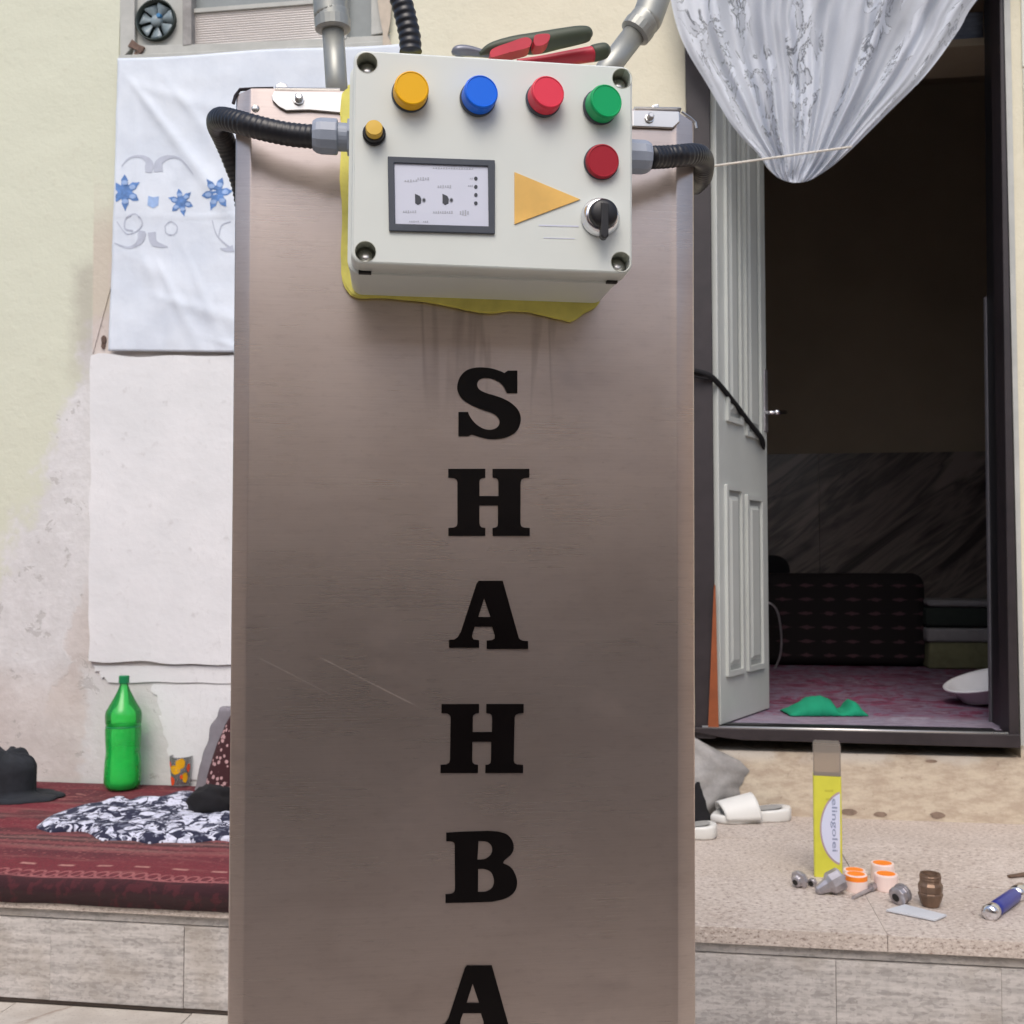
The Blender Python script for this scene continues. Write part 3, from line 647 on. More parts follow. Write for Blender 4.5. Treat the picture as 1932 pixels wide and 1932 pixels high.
# ------------------------------------------------------------------ door frame
fr = empty("door_frame", W.w(DU0, DZ0, 0)); tag(fr, "dark brown metal door frame around the open doorway with scratched sill", "door frame")
def skew(x0, y0, x1, y1, w0, w1, n0, n1):
    """vertical member whose centre line runs between two picture points of the wall plane"""
    a = W.px(x0, y0); b = W.px(x1, y1); d = ((a[0] - b[0]) / (a[1] - b[1]))
    return a, b, d
def jamb(xl_top, xl_bot, xr_top, xr_bot, yt, yb, n0, n1, ext=True, deep=False):
    nl = n0 if deep else n1
    L0, L1, R0, R1 = W.px(xl_top, yt, nl), W.px(xl_bot, yb, nl), W.px(xr_top, yt, n1), W.px(xr_bot, yb, n1)
    def at(p, q, v): return (p[0] + (q[0] - p[0]) * (v - p[1]) / (q[1] - p[1]), v)
    vt = DZ1 if ext else max(L0[1], R0[1]); vb = DZ0
    return prism(W, [at(L1, L0, vb), at(R1, R0, vb), at(R0, R1, vt), at(L0, L1, vt)], n0, n1)
mk("left_jamb", jamb(1291, 1312, 1338, 1351, 0, 1400, -0.12, 0.022), M_dk_frame, fr, bevel=0.003)
mk("right_jamb", jamb(1868, 1886, 1893, 1924, 0, 1400, -0.07, 0.022, deep=True), M_dk_frame, fr, bevel=0.003)
mk("right_reveal", jamb(1864, 1879, 1880, 1895, 0, 1390, -0.20, -0.0705, deep=True), M_black, fr)
mk("edge_strip", jamb(1859, 1869, 1862, 1873, 560, 1385, -0.21, -0.192, False), M_strip, fr)
su0, su1 = W.px(1325, 1390, 0.03)[0], W.px(1925, 1400, 0.03)[0]
vs1, vs0 = W.px(1600, 1379, 0.03)[1], W.px(1600, 1401, 0.03)[1]
sl = [(su0 - 0.06, vs1), (su0 - 0.06, vs1 - 0.006), (W.px(1372, 1400, 0.03)[0], vs0 + 0.004), (W.px(1400, 1400, 0.03)[0], vs0), (su1, vs0 - 0.004), (su1, vs1)]
mk("sill", prism(W, sl, -0.15, 0.032), M_dk_frame, fr, bevel=0.002)
mk("sill_edge", tube([W.w(su0, vs1 + 0.002, 0.027), W.w(su1 - 0.03, vs1 + 0.002, 0.027)], 0.0042, 8), M_bright, fr, smooth=True)
mk("threshold_strip", box(W, DU0, DU1, vs1, RZ + 0.004, -0.05, -0.015), M_black, fr)
mk("head", box(W, DU0 - 0.05, DU1 + 0.05, DZ1, DZ1 + 0.05, -0.12, 0.022), M_dk_frame, fr)
ret = mk("plaster_return", jamb(1894, 1926, 1906, 1934, 0, 1400, -0.01, 0.012), M_white_paint, house)
# a line of wall tiles right of the frame
for i in range(9):
    y = -60 + i * 190; a = W.px(1934, y + 188)[1]; b = W.px(1934, y)[1]
    uu = max(W.px(1908, 0)[0], W.px(1910, y)[0]) + (0.03 if i > 3 else 0.0) + 0.006 * i
    mk("wall_tile", box(W, uu + 0.02, uu + 0.42, max(a, PLAT + 0.001) + 0.002, b - 0.001, -0.005, 0.006), plain("cream_wall_tile", (206, 208, 196), 0.4, var=0.05) if i == 0 else bpy.data.materials["cream_wall_tile"], house, bevel=0.001)

# ------------------------------------------------------------------ open door leaf
H = floor_pt(1360, 1368, RZ + 0.004); E = floor_pt(1452, 1336, RZ + 0.004)
LF = Frame(H, (E - H), (0, 0, 1)); LWD = (E - H).length
if LF.N.y > 0: pass
door = empty("door", H); tag(door, "off-white panelled door leaf standing open inwards at the left of the doorway", "door")
mk("leaf", box(LF, 0, LWD, 0, 2.2, -0.025, 0), M_door, door, bevel=0.002)
def door_panel(xa, xb, ya, yb, slant):
    c = [LF.px(xa, ya), LF.px(xb, ya + slant), LF.px(xb, yb - slant * 0.2), LF.px(xa, yb)]
    u0, u1 = (c[0][0] + c[3][0]) / 2, (c[1][0] + c[2][0]) / 2; v1, v0 = (c[0][1] + c[1][1]) / 2, (c[2][1] + c[3][1]) / 2
    o = rrect(u0, u1, v0, v1, 0.004); i = rrect(u0, u1, v0, v1, 0.004, 0.016)
    m = mk("panel_moulding", prism(LF, [o, i[::-1]], -0.002, 0.009), M_door, door, bevel=0.003)
    mk("panel_field", loft(LF, [(rrect(u0, u1, v0, v1, 0.002, 0.03), -0.001), (rrect(u0, u1, v0, v1, 0.002, 0.045), 0.007)]), M_door, m)
    mk("panel_groove", prism(LF, [i, rrect(u0, u1, v0, v1, 0.002, 0.0305)[::-1]], -0.002, 0.0006), M_doorg, m)
door_panel(1368, 1400, 905, 1276, 22); door_panel(1407, 1438, 925, 1266, 20)
door_panel(1366, 1395, 60, 800, 20); door_panel(1402, 1432, 60, 828, 20)
kx, kv = LF.px(1440, 790); 
hd = mk("lock_case", box(LF, LWD - 0.025, LWD + 0.003, kv - 0.04, kv + 0.16, -0.021, 0.004), M_zinc, door, bevel=0.002)
mk("handle", join(tube([LF.w(LWD - 0.02, kv + 0.02, 0), LF.w(LWD - 0.015, kv + 0.02, 0.035)], 0.006, 10), tube([LF.w(LWD - 0.015, kv + 0.02, 0.035), LF.w(LWD + 0.07, kv + 0.03, 0.04)], [0.008, 0.006], 10)), M_chrome, hd, smooth=True)
mk("key_knob", lathe(LF.w(LWD + 0.002, kv + 0.10, -0.02), LF.U, [(0, 0.012), (0.012, 0.012), (0.016, 0.008)]), M_chrome, hd, smooth=True)
ob = prism(W, [W.px(1336, 1372, 0.03), W.px(1356, 1372, 0.03), W.px(1350, 1104, 0.03), W.px(1347, 1104, 0.03)], 0.0235, 0.031)
o = mk("wooden_wedge", ob, M_orange_wood); tag(o, "narrow orange varnished board wedged between the door leaf and the left jamb", "board")
pts = [W.wp(1290, 697, 0.03), W.wp(1320, 702, 0.034), W.wp(1345, 713, 0.034)]
e = LF.wp(1438, 830, 0.014); pts += [lerp(pts[2], e, 0.35) + LF.N * 0.004, lerp(pts[2], e, 0.7) + LF.N * 0.002, e, LF.w(LWD + 0.004, LF.loc(e)[1] - 0.03, -0.02)]
o = mk("strap", tube([Vector(p) for p in cat(pts, 6)], 0.0088, 10, 0.9), M_jet, smooth=True); tag(o, "black cloth strap tied from the door frame to the door edge", "strap")
pts2 = [W.wp(1290, 706, 0.036), W.wp(1318, 712, 0.042), W.wp(1342, 716, 0.036)]
mk("strap_tail", tube([Vector(p) for p in cat(pts2, 5)], 0.006, 8, 0.5), M_jet, o, smooth=True)

# ------------------------------------------------------------------ lace curtain
Z4 = lambda x, y: (1104.9 + x * 0.4281, y * 0.4281)
LL = [Z4(*p) for p in ((330, -330), (375, 0), (430, 190), (540, 380), (650, 560), (760, 680), (800, 740), (836, 772))]
LR = [Z4(*p) for p in ((2010, -330), (1725, 0), (1640, 140), (1500, 330), (1330, 500), (1180, 650), (1090, 730), (1030, 768))]
LLc, LRc = cat(LL, 8), cat(LR, 8)
def lace_pt(s, t):
    k = t * (len(LLc) - 1); i = min(int(k), len(LLc) - 2); f = k - i
    a = [lerp(LLc[i][q], LLc[i + 1][q], f) for q in (0, 1)]; b = [lerp(LRc[i][q], LRc[i + 1][q], f) for q in (0, 1)]
    # cross lines sag towards the bottom tip
    x = lerp(a[0], b[0], s); y = lerp(a[1], b[1], s) + math.sin(math.pi * s) ** 0.7 * 15 * t
    amp = 0.026 * (1 - t) ** 0.6 * (1 if t < 1 else 0) + 0.006
    n = 0.085 + amp * (math.sin(s * 47 + 1.2 * math.sin(s * 9)) * 0.6 + 0.6 * math.sin(s * 21 + 2 * t) + 0.35 * math.sin(s * 93 + 3 * nz(s * 5, t * 3))) * min(1, s * 9, (1 - s) * 9) + 0.012 * nz(s * 7, t * 5)
    n += 0.02 * math.sin(math.pi * s)
    return W.wp(x, y, n)
vf, uv = grid(lace_pt, 220, 90)
o = mk("lace_curtain", vf, M_lace, smooth=True, uv=uv, recalc=False); tag(o, "white lace curtain gathered to a rounded point in the top of the doorway", "curtain")
o = mk("cord", tube([W.wp(x, y, n) for x, y, n in ((1312, 318, 0.15), (1400, 306, 0.14), (1500, 292, 0.135), (1607, 277, 0.12))], 0.0032, 6), M_string, smooth=True); tag(o, "thin white cord stretched across the lace curtain's lower end", "cord")

# ------------------------------------------------------------------ transom window, fan, curtain over the window
win = empty("transom_window", W.w((WU0 + WU1) / 2, WZ0, 0)); tag(win, "narrow white painted transom window with a ribbed pane above the curtain", "window")
FN = 0.006
mk("frame", join(prism(W, pq(W, [(226, 114), (226, -200), (252, -200), (254, 84)], FN), -0.05, FN),
                 prism(W, pq(W, [(700, 66), (700, -200), (722, -200), (735, 60)], FN), -0.05, FN)), M_white_paint, win, bevel=0.002)
mk("sill", prism(W, pq(W, [(222, 112), (224, 104), (480, 92), (735, 76), (736, 92), (480, 114)], 0.012) , -0.02, 0.012), M_white_paint, win, bevel=0.002)
mk("bottom_rail", prism(W, pq(W, [(250, 105), (252, 86), (350, 84), (480, 79), (735, 66), (735, 78), (480, 93)], FN - 0.002), -0.04, FN - 0.002), M_white_paint, win, bevel=0.002)
mk("mullion", prism(W, pq(W, [(344, 86), (344, -200), (361, -200), (361, 84)], FN), -0.04, FN), M_mortar, win, bevel=0.002)
mk("mullion", prism(W, pq(W, [(640, 74), (640, -200), (654, -200), (654, 73)], FN), -0.04, FN), M_white_paint, win, bevel=0.002)
# ribbed pane, as real ribs
u0, u1 = W.px(361, 20)[0], W.px(640, 20)[0]; v0, v1 = W.px(500, 86)[1], W.px(500, 9)[1]
nr = 17; V, F = [], []
for i in range(nr * 6 + 1):
    v = lerp(v0, v1, i / (nr * 6)); n = -0.022 + 0.0024 * abs(math.sin(math.pi * i / 6)); V += [W.w(u0, v, n), W.w(u1, v, n)]
    if i: a = 2 * i; F.append([a - 2, a - 1, a + 1, a])
mk("ribbed_pane", (V, F), M_rib, win, smooth=False)
mk("top_pane", box(W, u0, u1, v1 + 0.012, WZ1, -0.035, -0.03), M_gpane, win)
mk("glazing_bar", box(W, u0, u1, v1 - 0.001, v1 + 0.012, -0.035, -0.012), M_white_paint, win)
mk("grey_pane", box(W, W.px(654, 20)[0], W.px(702, 20)[0], W.px(660, 76)[1], WZ1, -0.03, -0.024), M_gpane, win)
mk("fan_backboard", prism(W, [list(rrect(W.px(250, 0)[0], W.px(346, 0)[0], W.px(300, 92)[1], WZ1, 0.001)), circ(*W.px(294, 38), 0.064, 40)[::-1]], -0.03, -0.012), M_white_paint, win)
mk("latch", prism(W, pq(W, [(241, 87), (249, 74), (262, 84), (272, 88), (268, 96), (262, 102), (258, 94)], 0.012), 0.004, 0.012), M_rust, win)
fc0 = W.px(294, 38); fanE = empty("exhaust_fan", W.w(fc0[0], fc0[1] - 0.07, -0.01)); tag(fanE, "small round exhaust fan with grey blades in the transom window's left corner", "fan")
mk("housing_ring", lathe(W.w(fc0[0], fc0[1], -0.06), W.N, [(0, 0.0645), (0.062, 0.0645), (0.066, 0.0665), (0.066, 0.0625), (0.02, 0.0615), (0.0, 0.0615)], 40), M_fanring, fanE, smooth=True)
mk("fan_opening", prism(W, circ(fc0[0], fc0[1], 0.0615, 36), -0.040, -0.034), M_fanback, fanE)  # dark disc stands for the unlit inside seen between the blades
mk("hub", lathe(W.w(fc0[0], fc0[1], -0.026), W.N, [(0, 0.019), (0.024, 0.019), (0.03, 0.014)], 24), M_blade, fanE, smooth=True)
mk("motor_tape", lathe(W.w(fc0[0] + 0.012, fc0[1] + 0.012, -0.004), W.N, [(0, 0.008), (0.012, 0.007)], 12), M_fanblue, fanE)
for i in range(7):
    a = 2 * math.pi * i / 7 + 0.2
    V = []
    for q in range(7):
        r = lerp(0.017, 0.058, q / 6); wd = lerp(0.26, 0.43, (q / 6) ** 0.6) if q < 6 else 0.36; tw = 0.005
        for s, nn in ((-1, -tw), (1, tw)): V.append(W.w(fc0[0] + r * math.cos(a + s * wd), fc0[1] + r * math.sin(a + s * wd), -0.008 + nn * (0.5 + q / 12)))
    F = [[2 * q, 2 * q + 1, 2 * q + 3, 2 * q + 2] for q in range(6)]
    mk("blade", (V, F), M_blade, fanE, solid=0.0012, smooth=True)
o = mk("torn_tape", prism(W, pq(W, [(708, -30), (741, -30), (736, 40), (731, 66), (742, 90), (752, 122), (712, 126), (722, 88), (722, 60), (716, 30)], 0.02), 0.016, 0.019), plain("beige_tape", (188, 176, 160), 0.7)); tag(o, "torn beige tape hanging beside the transom window's right edge", "tape")

creases = [((250, 158), (436, 402), 0.008, 13), ((322, 160), (470, 345), 0.005, 15), ((252, 158), (268, 400), 0.004, 9), ((260, 160), (640, 280), 0.004, 22), ((640, 200), (440, 320), 0.004, 20), ((300, 560), (560, 640), 0.004, 18), ((230, 470), (440, 600), 0.003, 24), ((300, 500), (372, 650), 0.007, 11), ((352, 480), (425, 660), 0.004, 10), ((318, 420), (318, 655), 0.004, 7), ((245, 420), (330, 640), 0.003, 12), ((400, 640), (450, 655), 0.004, 6)]
def cloth_n(x, y):
    n = 0.021 + 0.006 * nz(x / 120, y / 150) + 0.002 * nz(x / 30, y / 40) + 0.0015 * nz(x / 14, y / 90)
    for a, b, h, w in creases:
        dx, dy = b[0] - a[0], b[1] - a[1]; L = math.hypot(dx, dy); t = ((x - a[0]) * dx + (y - a[1]) * dy) / L; d = ((x - a[0]) * dy - (y - a[1]) * dx) / L
        if t > -40: n += h * math.exp(-(d / (w * (0.4 + 0.9 * max(0, min(1.2, t / L))))) ** 2) * min(1, max(0, (t + 40) / 90)) * max(0, min(1, (L + 60 - t) / 90))
    n += 0.002 * math.exp(-((y - 408) / 2.5) ** 2)
    return n
def cx_l(y): return interp([(110, 222), (300, 217), (520, 210), (662, 204)], y) + 1.2 * nz(y / 40, 3)
def cloth_pt(s, t, lift=0.0):
    yt = lerp(110, 82, s) + 2.0 * math.sin(s * 9); y = lerp(yt, lerp(662, 668, s), t); x = lerp(cx_l(y), 760, s)
    return W.wp(x, y, cloth_n(x, y) + lift)
vf, uv = grid(cloth_pt, 110, 110)
cur = mk("window_curtain", vf, M_curtain, smooth=True, solid=0.0012); tag(cur, "white cotton cloth with blue flowers pinned over the window left of the steel cabinet", "curtain")
def decal(name, outline, mat, par, lift=0.0016):
    """thin print lying on the cloth: the outline is cut into small triangles that follow the folds"""
    tri = tessellate_polygon([[Vector((x, y, 0)) for x, y in outline]])
    b = bmesh.new(); vs = [b.verts.new((x, y, 0)) for x, y in outline]
    for t in tri:
        try: b.faces.new([vs[i] for i in t])
        except ValueError: pass
    bmesh.ops.subdivide_edges(b, edges=b.edges[:], cuts=2, use_grid_fill=True)
    bmesh.ops.triangulate(b, faces=b.faces[:]); b.verts.ensure_lookup_table(); b.verts.index_update()
    V = [W.wp(v.co.x, v.co.y, cloth_n(v.co.x, v.co.y) + lift) for v in b.verts]; F = [[v.index for v in f.verts] for f in b.faces]; b.free()
    return mk(name, (V, F), mat, par, smooth=True)
def Z2(x, y): return (x * 0.2532, y * 0.2532)
def flower(cx, cy, r, rot, clip=0):
    out = []
    for k in range(6):
        a = rot + k * math.pi / 3
        for da, rr in ((-0.48, 0.52), (-0.30, 0.82), (-0.1, 0.98), (0, 1.12 + 0.1 * (k % 2)), (0.12, 0.98), (0.30, 0.80), (0.48, 0.50)):
            out.append((max(cx + r * rr * math.cos(a + da), clip), cy + r * rr * math.sin(a + da) * 1.1))
    f = decal("flower_print", out, M_flower, cur)
    for k in range(6):
        a = rot + k * math.pi / 3; c = (cx + r * 0.62 * math.cos(a), cy + r * 0.66 * math.sin(a))
        if c[0] - r * 0.2 < clip: continue
        decal("petal_print", [(c[0] + r * 0.24 * math.cos(q) , c[1] + r * 0.17 * math.sin(q)) for q in [2 * math.pi * i / 8 for i in range(8)]], M_flower_l, f, 0.0024)
flower(*Z2(930, 1430), 27, 0.5, 218); flower(*Z2(1350, 1505), 21, 0.3); flower(*Z2(1615, 1440), 26, 0.9)
decal("bud_print", [Z2(*p) for p in ((1105, 1458), (1140, 1470), (1185, 1462), (1178, 1530), (1140, 1552), (1098, 1530))], M_flower_l, cur)
def scroll(pts, ws):
    c = cat([Z2(*p) for p in pts], 6); L, Rr = [], []
    for i, p in enumerate(c):
        q = c[min(i + 1, len(c) - 1)]; o_ = c[max(i - 1, 0)]; dx, dy = q[0] - o_[0], q[1] - o_[1]; l = math.hypot(dx, dy) or 1; w = interp(ws, i / (len(c) - 1)) * 0.2532
        L.append((p[0] - dy / l * w, p[1] + dx / l * w)); Rr.append((p[0] + dy / l * w, p[1] - dx / l * w))
    n = len(c); V = [W.wp(x, y, cloth_n(x, y) + 0.0018) for x, y in L + Rr]; F = [[i, i + 1, n + i + 1, n + i] for i in range(n - 1)]
    mk("scroll_print", (V, F), M_scroll, cur)
scroll([(905, 1240), (960, 1180), (1050, 1165), (1110, 1210), (1105, 1285)], [(0, 2), (0.5, 10), (0.85, 34), (1, 22)])
scroll([(1180, 1280), (1185, 1210), (1260, 1170), (1350, 1190), (1440, 1300)], [(0, 34), (0.2, 30), (0.6, 9), (1, 2)])
scroll([(870, 1650), (940, 1740), (1020, 1720), (1060, 1660), (1010, 1595), (940, 1625), (930, 1700), (990, 1720)], [(0, 3), (1, 6)])
scroll([(850, 1810), (960, 1845), (1040, 1800), (1060, 1720)], [(0, 3), (0.5, 12), (0.9, 34), (1, 20)])
scroll([(1250, 1840), (1150, 1810), (1130, 1730)], [(0, 3), (0.5, 26), (1, 30)])
scroll([(1225, 1690), (1270, 1650), (1320, 1690), (1300, 1745), (1240, 1740), (1230, 1690)], [(0, 4), (1, 4)])
scroll([(1720, 1650), (1650, 1680), (1630, 1760)], [(0, 4), (1, 4)]); scroll([(1580, 1640), (1620, 1760), (1720, 1850)], [(0, 3), (1, 7)])
scroll([(1640, 1850), (1690, 1860), (1740, 1850)], [(0, 3), (1, 26)])

# ------------------------------------------------------------------ control box frame of reference, cabinet frame
YAW = R(7)
LD = yaw(YAW, C0 + ray(930, 307) * 0.945, R(0.4))       # lid face of the control box
BD = 0.112                                             # box depth
CF = yaw(YAW, LD.O - LD.N * (BD + 0.006))               # steel front plane
M_steel = steel_mat()
lt, lb, rt, rb = CF.px(442, 200), CF.px(426, 1932), CF.px(1314, 240), CF.px(1318, 1932)
VB = 0.03 - CF.O.z
def ul(v): return lt[0] + (lb[0] - lt[0]) * (v - lt[1]) / (lb[1] - lt[1])
def ur(v): return rt[0] + (rb[0] - rt[0]) * (v - rt[1]) / (rb[1] - rt[1])
cab = empty("steel_cabinet", CF.w(0, VB, -0.14)); tag(cab, "tall brushed stainless steel cabinet standing in the yard with black letters down its front", "cabinet")
sc_ = CF.scale(900, 900)
prof = [(0, -0.034), (0.8, -0.010), (2, -0.0052), (5, -0.0032), (27, -0.0012), (30, 0.0003), (33, 0.0003), (38, 0)]
rprof = [(46, 0), (42, 0.0003), (39, 0.0003), (36, -0.0004), (8, -0.0018), (4, -0.004), (1, -0.010), (0, -0.034)]
topl = cat([CF.px(x, y) for x, y in ((440, 196), (444, 181), (453, 169), (480, 167), (516, 167), (640, 172), (900, 186), (1197, 206), (1290, 212), (1302, 224), (1312, 232), (1314, 242))], 1)
def vtop(u):
    for a, b in zip(topl, topl[1:]):
        if u <= b[0]: return lerp(a[1], b[1], max(0, (u - a[0]) / max(b[0] - a[0], 1e-6)))
    return topl[-1][1]
cols = [('l', a * sc_, n) for a, n in prof] + [('m', q / 36, 0.0) for q in range(0, 37)] + [('r', a * sc_, n) for a, n in rprof]
rows = 24; V = []
for k in range(rows + 1):
    for (ty, a, n) in cols:
        def uu(v): return ul(v) + a if ty == 'l' else (ur(v) - a if ty == 'r' else lerp(ul(v) + 50 * sc_, ur(v) - 56 * sc_, a))
        vt_ = vtop(uu(CF.px(900, 200)[1])); v = lerp(VB, vt_, k / rows); u = uu(v)
        wv = (0.0007 * nz(u * 7, v * 4) + 0.0011 * nz(u * 13 + 2, v * 1.1 + 5)) * min(1, a * 9, (1 - a) * 9) if ty == 'm' else 0
        V.append(CF.w(u, v, n + wv))
nc = len(cols); F = [[k * nc + i, k * nc + i + 1, (k + 1) * nc + i + 1, (k + 1) * nc + i] for k in range(rows) for i in range(nc - 1)]
mk("front_panel", (V, F), M_steel, cab, smooth=True, recalc=False)
topz = CF.px(900, 186)[1] - 0.002; DP = -0.30
mk("side_panel", prism(CF, [(ul(VB) , VB), (ul(VB) + 0.0015, VB), (ul(topz) + 0.0015, topz), (ul(topz), topz)], DP, -0.0335), M_steel, cab)
mk("side_panel", prism(CF, [(ur(VB) - 0.0015, VB), (ur(VB), VB), (ur(topz), topz - 0.014), (ur(topz) - 0.0015, topz - 0.014)], DP, -0.0335), M_steel, cab)
mk("back_panel", box(CF, ul(VB) + 0.002, ur(VB) - 0.002, VB, topz - 0.014, DP - 0.001, DP + 0.001), M_steel, cab)
mk("top_panel", box(CF, ul(topz) + 0.004, ur(topz) - 0.004, topz - 0.026, topz - 0.024, DP + 0.002, -0.004), M_steel, cab)
# dark hem along the top corners
mk("top_hem", tube([CF.wp(x, y, -0.003) for x, y in ((440, 196), (444, 181), (453, 169), (480, 167.5), (516, 167))], 0.0016, 6), M_dk_frame, cab)
mk("top_hem", tube([CF.wp(x, y, -0.003) for x, y in ((1286, 211), (1302, 222), (1312, 231), (1314, 242))], 0.0012, 6), M_bright, cab)
Zb = lambda x, y: (426.2 + x * 0.1307, 142.1 + y * 0.1307)
Zr = lambda x, y: (1168 + x * 0.1062, 173.6 + y * 0.1062)
def bracket(pts, bolt, br, tab, ap):
    b = mk("bracket", prism(CF, pq(CF, pts, 0.004), 0.0012, 0.004), M_bright, cab, bevel=0.0012)
    c = CF.px(*bolt, 0.006); r = br * CF.scale(*bolt)
    mk("bolt", lathe(CF.w(c[0], c[1], 0.0035), CF.N + Vector((0.1, 0, 0.2)), [(0, r * 1.1), (0.002, r * 1.1), (0.0022, r * 0.85), (0.006, r * 0.8), (0.0072, r * 0.5)], 6 + 2), M_bright, b)
    mk("bent_tab", prism(CF, pq(CF, tab, -0.012), -0.016, -0.0135), M_bright, b, bevel=0.001)
    a0, a1 = CF.wp(*ap[0], -0.006), CF.wp(*ap[1], -0.006); mk("bracket_top", tube([a0 , a1], 0.008, 10, 0.3), M_bright, b)
bracket([Zb(*p) for p in ((700, 225), (1000, 232), (1720, 244), (1700, 545), (1560, 530), (1200, 498), (870, 508), (760, 450), (670, 360), (660, 300))], Zb(1045, 345), 10, [Zb(*p) for p in ((700, 260), (712, 130), (790, 88), (870, 110), (945, 240))], (Zb(720, 232), Zb(1650, 244)))
bracket([Zr(*p) for p in ((230, 322), (640, 328), (1080, 345), (1085, 530), (1000, 610), (960, 645), (230, 615))], Zr(545, 460), 8.5, [Zr(*p) for p in ((510, 350), (560, 270), (620, 215), (715, 190), (722, 350))], (Zr(260, 330), Zr(1070, 345)))
sc1 = CF.wp(*Zb(425, 480), 0.0); mk("weld_spot", lathe(sc1, CF.N, [(0, 0.004), (0.001, 0.003), (0.0015, 0.001)], 12), M_bright, cab, smooth=True)
# letters traced one by one
def letter(loops, conv, lab):
    LS = [[CF.px(*conv(x, y), 0.001) for x, y in l] for l in loops]
    mk("letter", prism(CF, LS, 0.0004, 0.0012), M_letter, cab)['label'] = lab
c6 = lambda x, y: ((1000 + x / 2.477) * 0.7892, (820 + y / 2.477) * 0.7892)
c7 = lambda x, y: ((1000 + x / 2.278) * 0.7892, (1600 + y / 2.278) * 0.7892)
def soft(pts, corner, k=4):
    """smooth the runs between the corner points of a traced outline"""
    out, run = [], []
    idx = [i for i in range(len(pts)) if pts[i] in corner]; n = len(pts); idx = [i for i in idx]
    for a, b in zip(idx, idx[1:] + [idx[0] + n]):
        seg = [pts[i % n] for i in range(a, b + 1)]
        out += cat(seg, k)[:-1] if len(seg) > 2 else [seg[0]]
    return out
Sp = [(587, 163), (587, 296), (525, 296), (510, 262), (490, 238), (460, 220), (425, 208), (385, 208), (358, 222), (349, 248), (362, 275), (400, 295), (450, 310), (500, 328), (550, 355), (590, 395), (607, 440), (600, 490), (575, 530), (530, 555), (480, 567), (420, 568), (360, 555), (320, 543), (300, 550), (290, 552), (238, 552), (238, 408), (295, 408), (303, 430), (325, 462), (355, 490), (395, 510), (435, 513), (468, 498), (482, 470), (472, 440), (440, 415), (380, 395), (320, 370), (265, 335), (237, 295), (231, 255), (245, 205), (280, 165), (330, 147), (390, 145), (440, 152), (490, 168), (510, 178), (530, 163)]
letter([soft(Sp, [(587, 163), (587, 296), (525, 296), (238, 552), (238, 408), (295, 408), (530, 163), (510, 178)])], c6, "letter S, topmost on the cabinet")
Hp = [(178, 745), (397, 745), (397, 797), (378, 800), (364, 810), (362, 825), (362, 906), (475, 906), (475, 825), (473, 810), (462, 800), (440, 797), (440, 745), (658, 745), (658, 797), (628, 800), (612, 808), (606, 825), (605, 1070), (610, 1085), (626, 1093), (660, 1095), (660, 1142), (440, 1142), (440, 1095), (460, 1092), (470, 1083), (472, 1065), (472, 962), (362, 962), (362, 1065), (365, 1082), (376, 1092), (397, 1095), (397, 1142), (178, 1142), (178, 1095), (212, 1092), (227, 1084), (232, 1068), (232, 825), (228, 810), (213, 800), (178, 797)]
letter([Hp], c6, "upper letter H on the cabinet")
Ap = [(358, 1408), (500, 1408), (595, 1745), (604, 1757), (620, 1763), (650, 1765), (650, 1812), (405, 1812), (405, 1762), (436, 1759), (452, 1750), (453, 1730), (437, 1680), (335, 1680), (322, 1715), (318, 1740), (328, 1755), (360, 1760), (360, 1805), (182, 1805), (182, 1757), (213, 1755), (233, 1742), (252, 1710), (345, 1425)]
Ah = [(390, 1512), (355, 1622), (427, 1622)]
letter([Ap, Ah], c6, "upper letter A on the cabinet")
def h2(x, y):
    fx, fy = (x - 178) / 482, (y - 745) / 397; sh = lerp(3, -3, fy)
    return c7(lerp(124, 573, fx) + sh, lerp(189, 565, fy))
letter([Hp], h2, "lower letter H on the cabinet")
Bp = [(152, 890), (250, 884), (380, 880), (440, 885), (490, 905), (518, 950), (512, 1000), (470, 1040), (462, 1056), (510, 1085), (538, 1150), (525, 1210), (475, 1248), (400, 1266), (300, 1270), (148, 1273), (148, 1225), (180, 1222), (196, 1212), (200, 1195), (198, 960), (194, 945), (180, 938), (152, 937)]
Bsm = soft(Bp, [(152, 890), (462, 1056), (148, 1273), (148, 1225), (200, 1195), (198, 960), (152, 937), (380, 880), (400, 1266)])
letter([Bsm, soft([(328, 935), (322, 1037), (365, 1032), (398, 1005), (400, 965), (375, 940)], [(328, 935), (322, 1037)]), soft([(326, 1088), (325, 1212), (368, 1210), (402, 1190), (412, 1150), (396, 1105), (360, 1088)], [(326, 1088), (325, 1212)])], c7, "letter B on the cabinet")
def a2(x, y):
    sx, sy = 1000 + x / 2.477, 820 + y / 2.477
    return ((1116.5 + (sx - 1144.5) * 1.035) * 0.7892, (2308 + (sy - 1388.4) * 1.04) * 0.7892)
letter([Ap, Ah], a2, "lowest letter A cut by the picture's edge")

